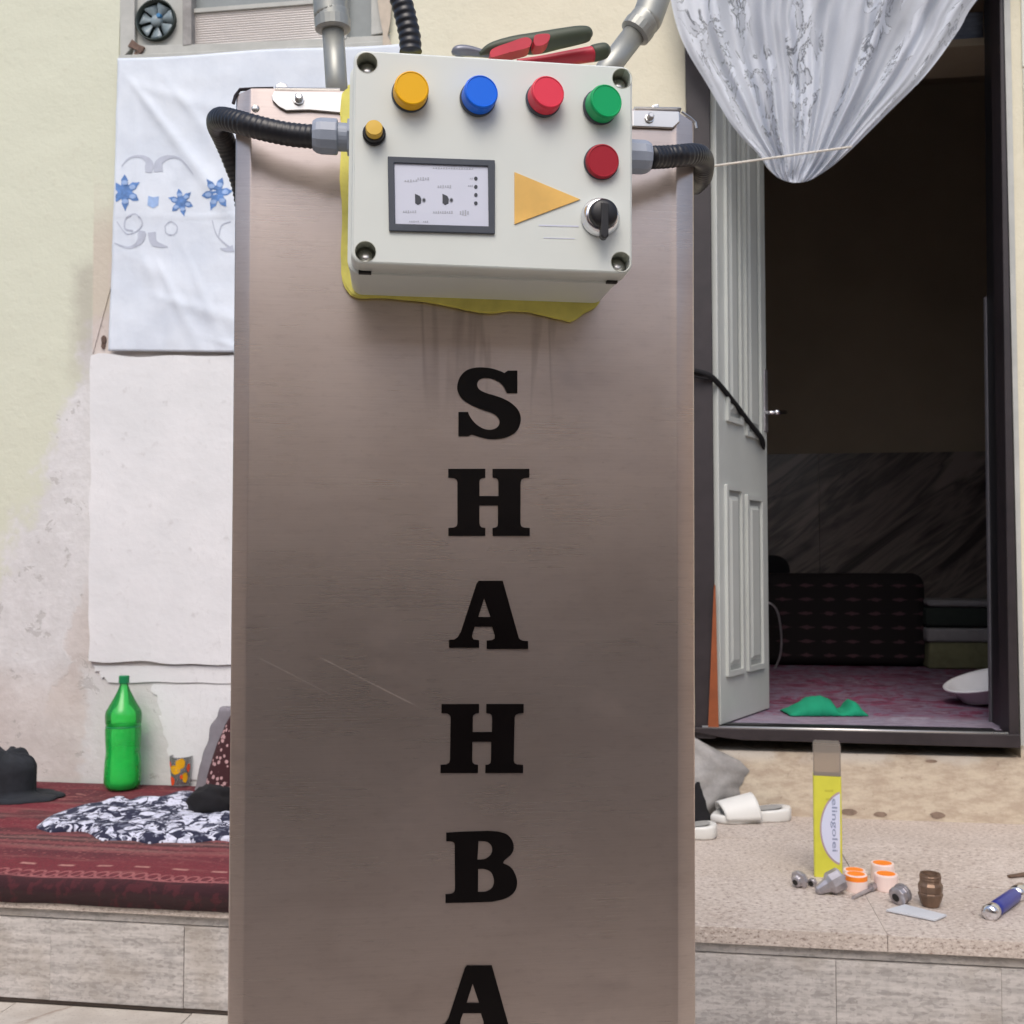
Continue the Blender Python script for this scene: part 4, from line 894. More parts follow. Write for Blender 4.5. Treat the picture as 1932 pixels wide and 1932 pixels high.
# ------------------------------------------------------------------ control box
Z1 = lambda x, y: (631.4 + x * 0.3105, 63.1 + y * 0.3105)
def L1(x, y, n=0): return LD.px(*Z1(x, y), n)
bxE = empty("control_box", LD.w(0, -0.2, -BD)); tag(bxE, "white plastic electrical control box with coloured lamps fixed high on the steel cabinet", "control box")
lu0 = (L1(112, 100)[0] + L1(100, 1400)[0]) / 2; lu1 = (L1(1815, 200)[0] + L1(1805, 1460)[0]) / 2
lv1 = (L1(112, 98)[1] + L1(1815, 198)[1]) / 2; lv0 = (L1(100, 1398)[1] + L1(1800, 1462)[1]) / 2
holes = [L1(197, 178), L1(1747, 273), L1(187, 1325), L1(1740, 1388)]; hr = 63 * 0.3105 * LD.scale(930, 300)
face = rrect(lu0, lu1, lv0, lv1, 0.010, 0.0022, 8)
cm = ((face[0][0] + face[18][0]) / 2, (face[0][1] + face[18][1]) / 2); ext = hr * 1.35
fu0, fu1 = min(p[0] for p in face), max(p[0] for p in face); fv0, fv1 = min(p[1] for p in face), max(p[1] for p in face)
cells = []
gx0, gx1 = fu0 + hr * 2.9, fu1 - hr * 2.9; gy0, gy1 = fv0 + hr * 2.9, fv1 - hr * 2.9
arcs = [face[i * 9:(i + 1) * 9] for i in range(4)]      # top right, top left, bottom left, bottom right
quads = [[(gx1, gy1), (fu1, gy1)] + arcs[0] + [(gx1, fv1)], [(gx0, gy1), (gx0, fv1)] + arcs[1] + [(fu0, gy1)],
         [(gx0, gy0), (fu0, gy0)] + arcs[2] + [(gx0, fv0)], [(gx1, gy0), (gx1, fv0)] + arcs[3] + [(fu1, gy0)]]
for q_, h in zip(quads, [holes[1], holes[0], holes[2], holes[3]]): cells.append(prism(LD, [q_, circ(h[0], h[1], hr, 28)[::-1]], -0.020, 0.0))
cells += [box(LD, gx0, gx1, gy1, fv1, -0.02, 0.0), box(LD, gx0, gx1, fv0, gy0, -0.02, 0.0), box(LD, fu0, fu1, gy0, gy1, -0.02, 0.0)]
lid = mk("lid", join(*cells), M_box, bxE)
mk("lid_rim", loft(LD, [(rrect(lu0, lu1, lv0, lv1, 0.010, i, 8), n) for i, n in ((0.0021, -0.0001), (0.0012, -0.0004), (0.0004, -0.0012), (0, -0.0024), (-0.0003, -0.026), (0.002, -0.0262), (0.0021, -0.0205))], False, False), M_box, lid, smooth=True)
for h in holes:
    s = mk("screw_well", lathe(LD.w(h[0], h[1], -0.0195), LD.N, [(0, hr), (0.0195, hr), (0.0197, hr * 1.04), (0.0197, hr * 0.99), (0.002, hr * 0.97), (0.001, hr * 0.9)], 28), M_boxin, bxE, smooth=False)
    mk("screw", lathe(LD.w(h[0], h[1] - 0.001, -0.0180), LD.N + LD.V * 0.25, [(0, hr * 0.74), (0.004, hr * 0.74), (0.006, hr * 0.6), (0.0065, hr * 0.2)], 20), M_bright, s, smooth=True)
g_ = rrect(lu0, lu1, lv0, lv1, 0.010, 0.001, 8)
body_l = lambda i: rrect(lu0 - 0.0035, lu1 - 0.001, lv0 - 0.0015, lv1 + 0.001, 0.012, i, 8)
mk("body", loft(LD, [(body_l(0.0045), -0.0265), (body_l(0.003), -0.0275), (body_l(0.0), -0.029), (body_l(0.0003), -0.042), (body_l(0.0022), -0.0425), (body_l(0.0025), -0.044), (body_l(0.001), -0.0445), (body_l(0.0018), -BD)]), M_box, bxE, smooth=False)
mk("lid_backing", prism(LD, rrect(lu0, lu1, lv0, lv1, 0.01, 0.004, 6), -0.0264, -0.0201), M_boxin, bxE)
for xa, xb, ya in ((145, 222, 1472), (1652, 1716, 1528)):
    a = LD.px(*Z1(xa, ya), -0.024); b = LD.px(*Z1(xb, ya), -0.024)
    mk("hinge_slot", box(LD, a[0], b[0], lv0 - 0.0022, lv0 + 0.002, -0.0275, -0.0215), M_hole, bxE)
tr = [LD.px(*Z1(x, y), -0.03) for x, y in ((1758, 1500), (1795, 1462), (1775, 1498), (1735, 1552))]
# yellow foam squeezed out behind the box
fo = [(645, 180), (657, 168), (700, 160), (1100, 160), (1130, 300), (1130, 540), (1128, 575), (1105, 590), (1092, 599), (1076, 608), (1062, 604), (1040, 600), (1000, 590), (960, 588), (925, 592), (890, 588), (862, 582), (800, 570), (720, 563), (676, 563), (657, 552), (646, 530), (643, 480), (646, 400), (641, 340), (645, 260), (642, 215)]
fo2 = []
for i, (x, y) in enumerate(cat(fo + fo[:1], 3)[:-1]): fo2.append((x + 1.2 * nz(i * 0.7, 2), y + 1.2 * nz(i * 0.7, 7)))
fl2 = [CF.px(x, y, 0.003) for x, y in fo2]; cc = (sum(p[0] for p in fl2) / len(fl2), sum(p[1] for p in fl2) / len(fl2))
shr = lambda k: [(cc[0] + (p[0] - cc[0]) * k, cc[1] + (p[1] - cc[1]) * k) for p in fl2]
mk("foam_bead", join(prism(CF, shr(0.99), 0.0012, 0.003), prism(CF, shr(1.0), 0.003, 0.0055), prism(CF, shr(0.985), 0.0055, 0.0072)), M_foam, bxE)

def lamp(cx, cy, mat, rpx=112, h=0.0155, cap=(0, 0), lr=0.94, lab=""):
    c = L1(cx, cy); s = 0.3105 * LD.scale(930, 300); r = rpx * s
    ax = LD.N + LD.U * cap[0] + LD.V * cap[1]
    b = mk("indicator_lamp", lathe(LD.w(c[0], c[1], 0.0), ax, [(-0.001, r * 1.0), (0.0018, r * 1.0), (0.0026, r * 0.97), (0.0027, r * 0.9)], 40), M_timerfr, bxE, smooth=False)
    b['label'] = lab
    q = r * lr
    pr = [(0.002, q), (h - 0.0022, q), (h - 0.0022, q * 0.985), (h - 0.0008, q * 0.97), (h - 0.0002, q * 0.945), (h, q * 0.90), (h - 0.0005, q * 0.87), (h - 0.0005, q * 0.1)]
    mk("lens", lathe(LD.w(c[0], c[1], 0.0), ax, pr, 60), mat, b)
lamp(457, 372, M_yel, lab="yellow lamp", cap=(0.08, -0.02)); lamp(868, 400, M_blu, lab="blue lamp", cap=(0.14, 0.05)); lamp(1266, 405, M_red, lab="bright red lamp", cap=(0.16, 0.08)); lamp(1611, 450, M_grn, lab="green lamp", cap=(0.2, 0.0))
lamp(1618, 786, M_dred, 110, 0.008, cap=(0.06, -0.1), lr=0.95, lab="dull red flush push button")  # a flush push button, drawn by the same builder as the lamps
c = L1(240, 615); s1 = 0.3105 * LD.scale(930, 300)
b = mk("push_button", lathe(LD.w(c[0], c[1], 0), LD.N, [(0, 70 * s1), (0.003, 70 * s1), (0.0035, 63 * s1), (0.007, 60 * s1), (0.0078, 54 * s1)], 32), M_black, bxE, smooth=False); b['label'] = "small mustard button in a black collar"
mk("button_cap", lathe(LD.w(c[0], c[1], 0.007), LD.N + LD.V * 0.15, [(0, 51 * s1), (0.006, 51 * s1), (0.0068, 48 * s1), (0.007, 10 * s1)], 28), M_ylb, b)
# selector switch
c = L1(1612, 1120); sw = mk("selector_switch", lathe(LD.w(c[0], c[1], 0), LD.N, [(0, 122 * s1), (0.002, 122 * s1), (0.0035, 112 * s1), (0.0085, 104 * s1), (0.0095, 96 * s1), (0.0095, 80 * s1)], 40), M_chrome, bxE, smooth=True)
kc = LD.w(c[0] + 0.0005, c[1], 0.0)
kb = mk("switch_knob", lathe(kc, LD.N, [(0.006, 90 * s1), (0.012, 90 * s1), (0.0155, 84 * s1), (0.017, 64 * s1), (0.0175, 10 * s1)], 36), M_black, sw, smooth=True)
hu, hv = c[0] + 0.0005, c[1]
mk("knob_lever", prism(LD, [(hu - 24 * s1, hv + 60 * s1), (hu + 24 * s1, hv + 60 * s1), (hu + 24 * s1, hv - 150 * s1), (hu + 14 * s1, hv - 166 * s1), (hu - 14 * s1, hv - 166 * s1), (hu - 24 * s1, hv - 150 * s1)], 0.010, 0.0185), M_black, kb, bevel=0.0015)
# timer panel
q4 = [L1(322, 752), L1(972, 775), L1(972, 1222), L1(330, 1204)]; i4 = [L1(362, 792), L1(930, 812), L1(935, 1176), L1(368, 1160)]
tp = mk("timer_panel", prism(LD, [q4, i4[::-1]], 0.0, 0.0026), M_timerfr, bxE, bevel=0.0006)
mk("label_plate", prism(LD, i4, 0.0001, 0.0009), M_timerpl, tp)
Zt = lambda x, y: ((900 + x / 5.682) * 0.7892, (340 + y / 5.682) * 0.7892)
def tmark(pts, mat, name, z=0.0012): mk(name, prism(LD, [LD.px(*Zt(*p), z) for p in pts], 0.0009, z), mat, tp)
def bl(x, y, w, h, a=0.0): return [(x - w / 2, y - h / 2 + a), (x + w / 2, y - h / 2 - a), (x + w / 2, y + h / 2 - a), (x - w / 2, y + h / 2 + a)]
def glyphs(x0, x1, y, h, n, rise=0, mat=M_ink_l):
    for i in range(n):
        xx = lerp(x0, x1, (i + 0.5) / n); w = (x1 - x0) / n * 0.62; yy = y + rise * (i / n)
        tmark(bl(xx, yy, w, h * (0.6 + 0.4 * ((i * 7) % 3) / 2)), mat, "small_print")
for cx_ in (565, 938):
    tmark([(cx_ - 42, 700), (cx_ + 25, 730), (cx_ + 45, 770), (cx_ + 40, 830), (cx_ - 5, 850), (cx_ - 40, 825)], M_ink, "dial_mark")
    tmark([(cx_ + 78 + 30 * math.cos(a), 785 + 34 * math.sin(a)) for a in [i * math.pi / 6 for i in range(12)]], M_ink_l, "dial_ring", 0.00115)
    tmark([(cx_ + 80 + 20 * math.cos(a), 785 + 22 * math.sin(a)) for a in [i * math.pi / 6 for i in range(12)]], M_ink, "dial_dot", 0.0014)
for i, y in enumerate((492, 605, 715, 828)): tmark([(1350 + 24 * math.cos(a), y + 26 * math.sin(a)) for a in [k_ * math.pi / 6 for k_ in range(12)]], M_ink, "indicator_dot", 0.0013)
glyphs(375, 560, 525, 34, 5, -8, M_timerfr if 0 else M_ink_l); glyphs(550, 720, 494, 44, 5); glyphs(825, 1020, 600, 40, 6); glyphs(355, 545, 942, 36, 6); glyphs(765, 1040, 950, 36, 9)
glyphs(1125, 1260, 958, 76, 4); glyphs(760, 1320, 350, 22, 16, 10); glyphs(440, 580, 1075, 24, 5); glyphs(630, 705, 1078, 24, 3); glyphs(1265, 1312, 490, 22, 2); glyphs(1240, 1312, 590, 22, 3)
mk("arrow_sticker", prism(LD, [L1(1092, 845), L1(1092, 1160), L1(1490, 1010)], 0.0, 0.0012), M_ochre, bxE)['label'] = "ochre triangle pointing to the switch"
mk("printed_line", prism(LD, [L1(1240, 1162), L1(1482, 1168), L1(1482, 1177), L1(1240, 1171)], 0.0001, 0.0003), M_timerpl, bxE)
mk("printed_line", prism(LD, [L1(1270, 1240), L1(1460, 1245), L1(1460, 1250), L1(1270, 1245)], 0.0001, 0.0003), M_timerpl, bxE)

# ------------------------------------------------------------------ conduits
def hose(path, r, k=14, pitch=0.0052):
    c = [Vector(p) for p in cat(path, k)]; fine = []
    L = 0; out = [c[0]]
    for a, b in zip(c, c[1:]):
        d = (b - a).length; m = max(1, int(round(d / (pitch / 4))))
        for q in range(m): fine.append(a + (b - a) * (q / m))
    fine.append(c[-1]); rad = []; s = 0
    for i, p in enumerate(fine):
        if i: s += (p - fine[i - 1]).length
        rad.append(r * (1 - 0.085 * (0.5 - 0.5 * math.cos(2 * math.pi * s / pitch)) ** 1.2))
    return tube(fine, rad, 20)
NM = -0.062
gl = LD.px(590, 258, NM); glc = LD.w(gl[0], gl[1], NM)
lh = empty("left_conduit", glc); lh.name = "conduit"; tag(lh, "black corrugated hose leaving the control box's left side and curling round the cabinet edge", "conduit", "black conduits of the control box")
P = lambda x, y, n: tuple(CF.wp(x, y, n))
pathL = [tuple(LD.w(LD.px(596, 258, NM)[0], LD.px(596, 258, NM)[1], NM)), P(550, 254, 0.050), P(500, 244, 0.046), P(455, 232, 0.036), P(418, 224, 0.010), P(411, 236, -0.030), P(424, 266, -0.055), P(440, 305, -0.07), P(458, 360, -0.085), P(474, 470, -0.10)]
mk("hose", hose(pathL, 0.0108), M_hose, lh, smooth=True)
def hexa(o, ax, prof): return lathe(o, ax, prof, 6)
def gland(par, base, ax, scale=1.0, dome=False):
    base = Vector(base); s = scale
    if not dome:
        mk("gland_neck", lathe(base, ax, [(0, 0.0125 * s), (0.0115 * s, 0.0125 * s), (0.0118 * s, 0.010 * s)], 24), M_gland, par, smooth=False)
        mk("gland_nut", lathe(base + Vector(ax) * 0.011 * s, ax, [(0, 0.0148 * s), (0.001, 0.0160 * s), (0.015 * s, 0.0160 * s), (0.019 * s, 0.0150 * s), (0.0225 * s, 0.0126 * s)], 12), M_gland, par, bevel=0.0015)
        mk("locknut", lathe(base - Vector(ax) * 0.001, ax, [(0, 0.0165 * s), (0.0036, 0.0165 * s)], 6), M_gland, par, bevel=0.0006)
    else:
        mk("gland_nut", lathe(base, ax, [(0, 0.0175 * s), (0.006 * s, 0.0165 * s), (0.011 * s, 0.0135 * s), (0.014 * s, 0.0105 * s)], 28), plain("lavender_gland", (186, 188, 208), 0.4), par, smooth=True)
gb = LD.w(lu0 - 0.0035, gl[1] + 0.001, NM); gland(lh, gb, -LD.U, 1.0)
gr = LD.px(1205, 298, NM); rh = empty("conduit", LD.w(gr[0], gr[1], NM)); tag(rh, "black corrugated hose leaving the control box's right side and bending down by the door", "conduit", "black conduits of the control box")
gb = LD.w(lu1 - 0.0012, LD.px(1215, 297, NM)[1], NM); gland(rh, gb, LD.U, 0.98)
pathR = [tuple(LD.w(LD.px(1228, 297, NM)[0], LD.px(1228, 297, NM)[1], NM)), P(1256, 296, 0.048), P(1290, 293, 0.042), P(1316, 293, 0.022), P(1327, 304, -0.010), P(1326, 328, -0.045), P(1322, 338, -0.10), P(1312, 350, -0.18)]
mk("hose", hose(pathR, 0.0108), M_hose, rh, smooth=True)
gt = LD.px(775, 98, -0.05); th = empty("conduit", LD.w(gt[0], gt[1], -0.05)); tag(th, "black corrugated hose rising from the control box's top edge out of the picture", "conduit", "black conduits of the control box")
gland(th, LD.w(gt[0], lv1 + 0.001, -0.05), LD.V, 0.86, True)
T = lambda x, y: tuple(LD.wp(x, y, -0.05))
mk("hose", hose([T(775, 98), T(773, 70), T(767, 40), T(758, 5), T(742, -40), T(715, -110)], 0.0102, pitch=0.0070), M_hose, th, smooth=True)

# ------------------------------------------------------------------ galvanised pipes behind the box
def pipe(lab, a, b, c_, d, r1, r2, n):
    o = empty("pipe", CF.wp(*a, n)); tag(o, lab, "pipe", "galvanised pipes rising behind the control box")
    A, B, Cc, D = [CF.wp(*q, n) for q in (a, b, c_, d)]; s = CF.scale(*b, n)
    mk("pipe_length", tube([A, B], r1 * s, 22), M_galv, o, smooth=True)
    dr = (B - A).normalized()
    el = [Vector(p) for p in cat([B - dr * 0.002, lerp(B, Cc, 0.5) + (dr * 0.006), Cc, D], 8)]
    mk("elbow", tube(el, [r2 * s * (1.0 if i > 2 else (0.85 + 0.075 * i)) for i in range(len(el))], 22), M_galv, o, smooth=True)
    mk("elbow_collar", tube([B - dr * 0.004, B - dr * 0.002, B + dr * 0.008, B + dr * 0.010], [r2 * s * 0.80, r2 * s * 1.03, r2 * s * 1.06, r2 * s * 0.9], 22), M_galv, o, smooth=False)
    mk("pipe_length", tube([D, D + (D - Cc).normalized() * 0.25], r1 * s * 1.15, 22), M_galv, o, smooth=True)
pipe("galvanised pipe standing upright behind the control box's left corner", (640, 240), (628, 52), (624, 25), (622, -14), 21, 33, -0.10)
pipe("galvanised pipe slanting up to the right behind the control box's right corner", (1100, 190), (1200, 60), (1222, 32), (1238, -12), 22, 30, -0.10)

# ------------------------------------------------------------------ pliers lying on the box
Z8 = lambda x, y: (789.2 + x * 0.2451, y * 0.2451)
pl = empty("pliers", LD.w(0.03, lv1 + 0.002, -0.05)); tag(pl, "pliers with grey and red handles lying on top of the control box", "pliers")
def blade8(name, pts, rad, n, mat, par, flat=0.8):
    c = cat([tuple(LD.wp(*Z8(x, y), n)) + (r,) for (x, y), r in zip(pts, rad)], 8); s = LD.scale(1000, 80, n) * 0.2451
    return mk(name, tube([Vector(q[:3]) for q in c], [q[3] * s for q in c], 20, flat), mat, par, smooth=True)
h1 = blade8("handle", [(475, 415), (560, 375), (720, 345), (900, 335), (1080, 300), (1230, 272), (1310, 262), (1340, 262)], [18, 52, 76, 98, 92, 84, 66, 20], -0.045, M_gripg, pl)
h2_ = blade8("handle", [(760, 480), (950, 470), (1150, 445), (1345, 415)], [30, 50, 66, 74], -0.07, M_gripr, pl)
blade8("handle_tip", [(1335, 415), (1360, 408), (1440, 390), (1475, 385)], [70, 80, 72, 30], -0.07, M_gripg, h2_)
blade8("plier_head", [(262, 410), (300, 395), (380, 392), (500, 412), (600, 430)], [20, 52, 50, 36, 28], -0.05, plain("steel_grey_head", (128, 130, 140), 0.4, 0.4), pl)
for pts in ([(560, 440), (552, 400), (590, 365), (700, 325), (800, 290), (845, 288), (872, 310), (862, 350), (830, 370), (700, 402), (600, 432)], [(888, 318), (895, 275), (930, 260), (1000, 258), (1015, 275), (1005, 310), (965, 345), (905, 350)]):
    a = [LD.px(*Z8(*p), -0.0225) for p in cat(pts + pts[:1], 3)[:-1]]
    mk("red_insert", prism(LD, a, -0.040, -0.0228), M_gripr, h1, bevel=0.001)

# ------------------------------------------------------------------ mat on the terrace
MT = PLAT + 0.034
def mat_top(u, n): return MT + 0.004 * nz(u * 5, n * 7) + 0.003 * nz(u * 2 + 4, n * 3) + (0.0 if n < EDGE - 0.06 else 0)
mu0, mu1 = -2.3, 0.02; V, UV, F = [], [], []
secs = [(-1, PLAT + 0.002)]
NU = 150
tl = [('t', 0.012 + (EDGE - 0.03) * q / 60) for q in range(61)]
for i in range(NU + 1):
    u = lerp(mu0, mu1, i / NU); e = EDGE + 0.014 + 0.006 * nz(u * 4, 1)
    col = [(q, mat_top(u, q), e - q) for (_, q) in tl]
    for a in range(1, 8):
        t = a / 7 * math.pi / 2; col.append((e - 0.03 + 0.03 * math.sin(t), mat_top(u, EDGE) - 0.022 * (1 - math.cos(t)), 0.03 * (1 - a / 7)))
    col.append((e, PLAT - 0.004 - 0.012 * (u > -9) + 0.003 * nz(u * 9, 5), -0.02)); col.append((e - 0.004, PLAT - 0.018 + 0.003 * nz(u * 9, 5), -0.02))
    col.append((EDGE + 0.010, PLAT + 0.0012, -0.03)) 
    for n_, z_, t_ in col: V.append(W.w(u, z_, n_)); UV.append((u, max(0.0, t_ + 0.02)))
m = len(col)
F = [[i * m + j, (i + 1) * m + j, (i + 1) * m + j + 1, i * m + j + 1] for i in range(NU) for j in range(m - 1)]
o = mk("kilim_mat", (V, F), M_kilim, smooth=True, uv=UV); tag(o, "worn dark red woven mat laid along the terrace left of the cabinet", "mat")

# ------------------------------------------------------------------ things on the mat
def base(x, y, z): return floor_pt(x, y, z)
bp = base(231, 1489, MT); s = bp.y / FPX
be = empty("bottle", bp); tag(be, "tall green plastic bottle standing on the red mat against the wall", "bottle")
pr = [(208, 6.5), (200, 6.5), (196, 7.5), (190, 9), (182, 12), (168, 19), (154, 27), (146, 31.5), (138, 33), (124, 32.6), (120, 31.2), (117, 31.2), (113, 32.6), (90, 32), (70, 30.5), (50, 32.5), (30, 33.6), (14, 33.5), (6, 30), (2, 26), (0.5, 20)]
pr = [(h * s, r * s) for h, r in pr]
bt = mk("bottle_body", lathe(bp, (0, 0, 1), pr[::-1], 36), M_bottle, be, smooth=True)
mk("bottle_cap", lathe(bp + Vector((0, 0, 197 * s)), (0, 0, 1), [(0, 9.6 * s), (13 * s, 9.6 * s), (14 * s, 8.5 * s)], 20), M_cap, be)
mk("seam_ring", lathe(bp + Vector((0, 0, 116.5 * s)), (0, 0, 1), [(0, 31.5 * s), (1, 32) if 0 else (1.0 * s, 32.3 * s), (2.4 * s, 31.6 * s)], 32), M_cap, be, smooth=True)
gp = base(341, 1483, MT); s = gp.y / FPX
ge = empty("tumbler", gp); tag(ge, "small clear glass tumbler printed with yellow and orange flowers", "glass")
mk("glass_body", lathe(gp, (0, 0, 1), [(0, 16.5 * s), (3 * s, 17 * s), (56 * s, 21 * s), (56 * s, 20.2 * s), (5 * s, 15.8 * s)], 32), M_glass, ge, smooth=True)
def wrap(name, pts, mat, par, o, r0, r1, h1, lift):
    """print bent round an upright vessel: pts in (angle, height)"""
    tri = tessellate_polygon([[Vector((a, h, 0)) for a, h in pts]]); b = bmesh.new(); vs = [b.verts.new((a, h, 0)) for a, h in pts]
    for t in tri: b.faces.new([vs[i] for i in t])
    bmesh.ops.subdivide_edges(b, edges=b.edges[:], cuts=2, use_grid_fill=True); bmesh.ops.triangulate(b, faces=b.faces[:]); b.verts.index_update()
    V = []
    for v in b.verts:
        r = lerp(r0, r1, v.co.y / h1) + lift; a = v.co.x - math.pi / 2; V.append(o + Vector((r * math.cos(a), r * math.sin(a), v.co.y)))
    F = [[v.index for v in f.verts] for f in b.faces]; b.free(); return mk(name, (V, F), mat, par, smooth=True)
def blob(cx, cy, rx, ry, seed, n=12): return [(cx + rx * math.cos(t) * (1 + 0.35 * nz(seed, i * 1.7)), cy + ry * math.sin(t) * (1 + 0.35 * nz(seed + 3, i * 1.7))) for i, t in enumerate([2 * math.pi * i / n for i in range(n)])]
for cx, cy, rx, ry, mm in ((-0.3, 33, 0.62, 9, M_py), (0.25, 44, 0.42, 10, M_py), (0.72, 18, 0.3, 10, M_py), (-0.8, 12, 0.4, 9, M_po), (1.05, 36, 0.22, 8, M_po), (-0.95, 42, 0.2, 6, M_po), (0.35, 20, 0.16, 4, M_po)):
    wrap("flower_print", blob(cx, cy * s, rx, ry * s, cx * 9 + 2), mm, ge, gp, 16.5 * s, 21 * s, 56 * s, 0.0006)

# dark hat at the left edge
hp = base(30, 1506, MT); s = hp.y / FPX; he = empty("cloth_bag", hp); tag(he, "soft dark cloth bag slumped on the red mat at the left edge", "bag")
def hat_pt(s_, t):
    a = 2 * math.pi * s_; x = math.cos(a); y = math.sin(a)
    h = interp([(0, 0), (0.16, 4), (0.3, 8), (0.36, 14), (0.62, 66), (0.72, 80), (0.8, 83), (1, 84)], t); r = interp([(0, 78), (0.16, 76), (0.3, 60), (0.36, 56), (0.62, 54), (0.72, 46), (0.8, 34), (1, 1)], t)
    k = nz(x * 1.3 + 3, y * 1.3, t * 1.2) * 0.7 * min(1, (1 - t) * 4)
    return hp + Vector((s * (r * x * (1.0 + 0.20 * k + (0.35 * nz(x * 2.5, y * 2.5, 8) if t < 0.3 else 0.0)) - 22 * min(1, max(0, t - 0.2) * 6)), s * r * y * 0.8 + 0.01, s * (h * (1 + 0.22 * k - 0.14 * x * min(1, (1 - t) * 4) + 0.10 * nz(x * 4, y * 4, t * 2) * min(1, (1 - t) * 5)) + (6 * max(0, -x) if t < 0.3 else 4 * k))))
vf, uv = grid(hat_pt, 48, 30); mk("bag_body", vf, M_char, he, smooth=True, solid=0.004)
# patterned scarf
sc2 = [(290, 800), (330, 765), (430, 700), (600, 650), (720, 630), (850, 600), (960, 590), (1010, 610), (1170, 575), (1330, 550), (1500, 512), (1650, 560), (1900, 640), (1990, 800), (1900, 905), (1740, 895), (1530, 917), (1330, 915), (1180, 925), (1060, 905), (950, 905), (860, 905), (790, 900), (700, 840), (640, 825), (520, 830), (400, 835)]
sp = [Vector(floor_pt(x * 0.2369, 1373.2 + y * 0.2369, MT)) for x, y in cat(sc2 + sc2[:1], 4)[:-1]]
cen = sum(sp, Vector()) / len(sp); ns = len(sp)
V = []; RG = 16
for k_ in range(RG + 1):
    f = 1 - k_ / RG
    for p in sp:
        q = cen + (p - cen) * f; e = min(1, (1 - f) * 6)
        rip = 0.010 * e * (0.6 + nz(q.x * 9, q.y * 13) + 0.5 * abs(math.sin(q.x * 12 + q.y * 26 + 4 * nz(q.x * 4, q.y * 4)))) + 0.012 * e * max(0, nz(q.x * 5 + 3, q.y * 6))
        V.append(Vector((q.x, q.y, MT + 0.004 + rip + 0.004 * e)))
F = [[k_ * ns + i, k_ * ns + (i + 1) % ns, (k_ + 1) * ns + (i + 1) % ns, (k_ + 1) * ns + i] for k_ in range(RG) for i in range(ns)]
lo = [Vector((p.x, p.y, MT - 0.002)) for p in sp]; b0 = len(V); V += lo; F += [[b0 + i, b0 + (i + 1) % ns, (i + 1) % ns, i] for i in range(ns)]
o = mk("scarf", (V, F), M_navy, smooth=True); tag(o, "crumpled navy and white patterned scarf spread on the red mat", "scarf")
# things half hidden behind the cabinet's left edge
def lump(o, rx, ry, rz, seed, amp=0.15, sq=1.0, nu=28, nv=18):
    def f(s_, t):
        a = 2 * math.pi * s_; b = math.pi * t; x, y, z = math.sin(b) * math.cos(a), math.sin(b) * math.sin(a), math.cos(b)
        x, y, z = [math.copysign(abs(q) ** sq, q) for q in (x, y, z)]
        k = 1 + amp * nz(x * 1.6 + seed, y * 1.6 + z * 1.3) + amp * 0.4 * nz(x * 4 + seed, y * 4 + z * 4)
        return Vector(o) + Vector((rx * x * k, ry * y * k, rz * z * k + rz))
    return grid(f, nu, nv)[0]
q = base(392, 1550, MT); s = q.y / FPX
o = mk("black_bundle", lump(q + Vector((0.0, 0.06, 0)), 44 * s, 0.05, 29 * s, 5, 0.22, 0.8), M_jet, smooth=True); tag(o, "black bundled cloth resting on the scarf beside the cabinet", "cloth bundle")
q = base(440, 1532, MT); s = q.y / FPX
def cush(s_, t):
    a = 2 * math.pi * s_; h = t; x = math.cos(a); y = math.sin(a)
    wdt = interp([(0, 50), (0.1, 62), (0.5, 54), (0.8, 34), (0.95, 14), (1, 2)], h)
    return q + Vector((s * wdt * x + s * 8 * h, 0.02 + 0.05 * y + 0.06 * h, s * 196 * h)) + Vector((nz(h * 5, x), 0, 0)) * 0.006
vf, uv = grid(cush, 28, 24); o = mk("cushion", vf, M_maroon, smooth=True); tag(o, "maroon cushion with small pale flowers leaning behind the cabinet's left edge", "cushion")
q2 = W.wp(432, 1472, 0.02); q2.z = MT; s = q2.y / FPX
def gc(s_, t):
    a = 2 * math.pi * s_; wdt = interp([(0, 60), (0.4, 46), (0.8, 28), (1, 12)], t)
    return q2 + Vector((s * wdt * math.cos(a), -0.025 + 0.022 * math.sin(a), s * 152 * t)) + Vector((nz(t * 6, math.cos(a) * 2, 3), 0, 0)) * 0.014
vf, uv = grid(gc, 24, 20); vf[1].append([20 * 25 + i for i in range(24)]); o = mk("grey_fabric", vf, M_greycl, smooth=True); tag(o, "crumpled grey fabric against the wall behind the maroon cushion", "fabric")

# ------------------------------------------------------------------ things on the terrace right of the cabinet
ZR = lambda x, y: (1460 + x * 0.2443, 1562.6 + y * 0.2443)
tb = base(1563, 1656, PLAT); s = tb.y / FPX
te = empty("carton", tb); tag(te, "tall narrow carton with smoky clear top and lime yellow label standing on the terrace", "carton")
TF = yaw(R(-14), tb); cw = 25.5 * s; th_ = 248 * s; k1 = 187 * s
def carton(v0, v1, ins, r=0.004): return loft(Frame(TF.w(0, 0, 0), TF.U, TF.N * -1), [(rrect(-cw + ins, cw - ins, 0.0 + ins, 2 * cw * 0.8 - ins, r), v0), (rrect(-cw + ins, cw - ins, 0.0 + ins, 2 * cw * 0.8 - ins, r), v1)])
mk("clear_top", join(carton(k1 + 0.0005, th_ - 0.004, 0.0008), carton(th_ - 0.0038, th_, 0.003)), M_frost, te)
yl = mk("yellow_sleeve", carton(0.0, k1, 0.0), M_lime, te)
tp_ = lambda x, y, n=0.0006: TF.px(x, y, n)
def half_ell(ex, ey, n, cxx=1597):
    pts = [(cxx - ex * math.sin(t), 1563 - ey * math.cos(t)) for t in [math.pi * i / 36 for i in range(37)]]
    return [tp_(x, y, n) for x, y in pts if x < 1587.5]
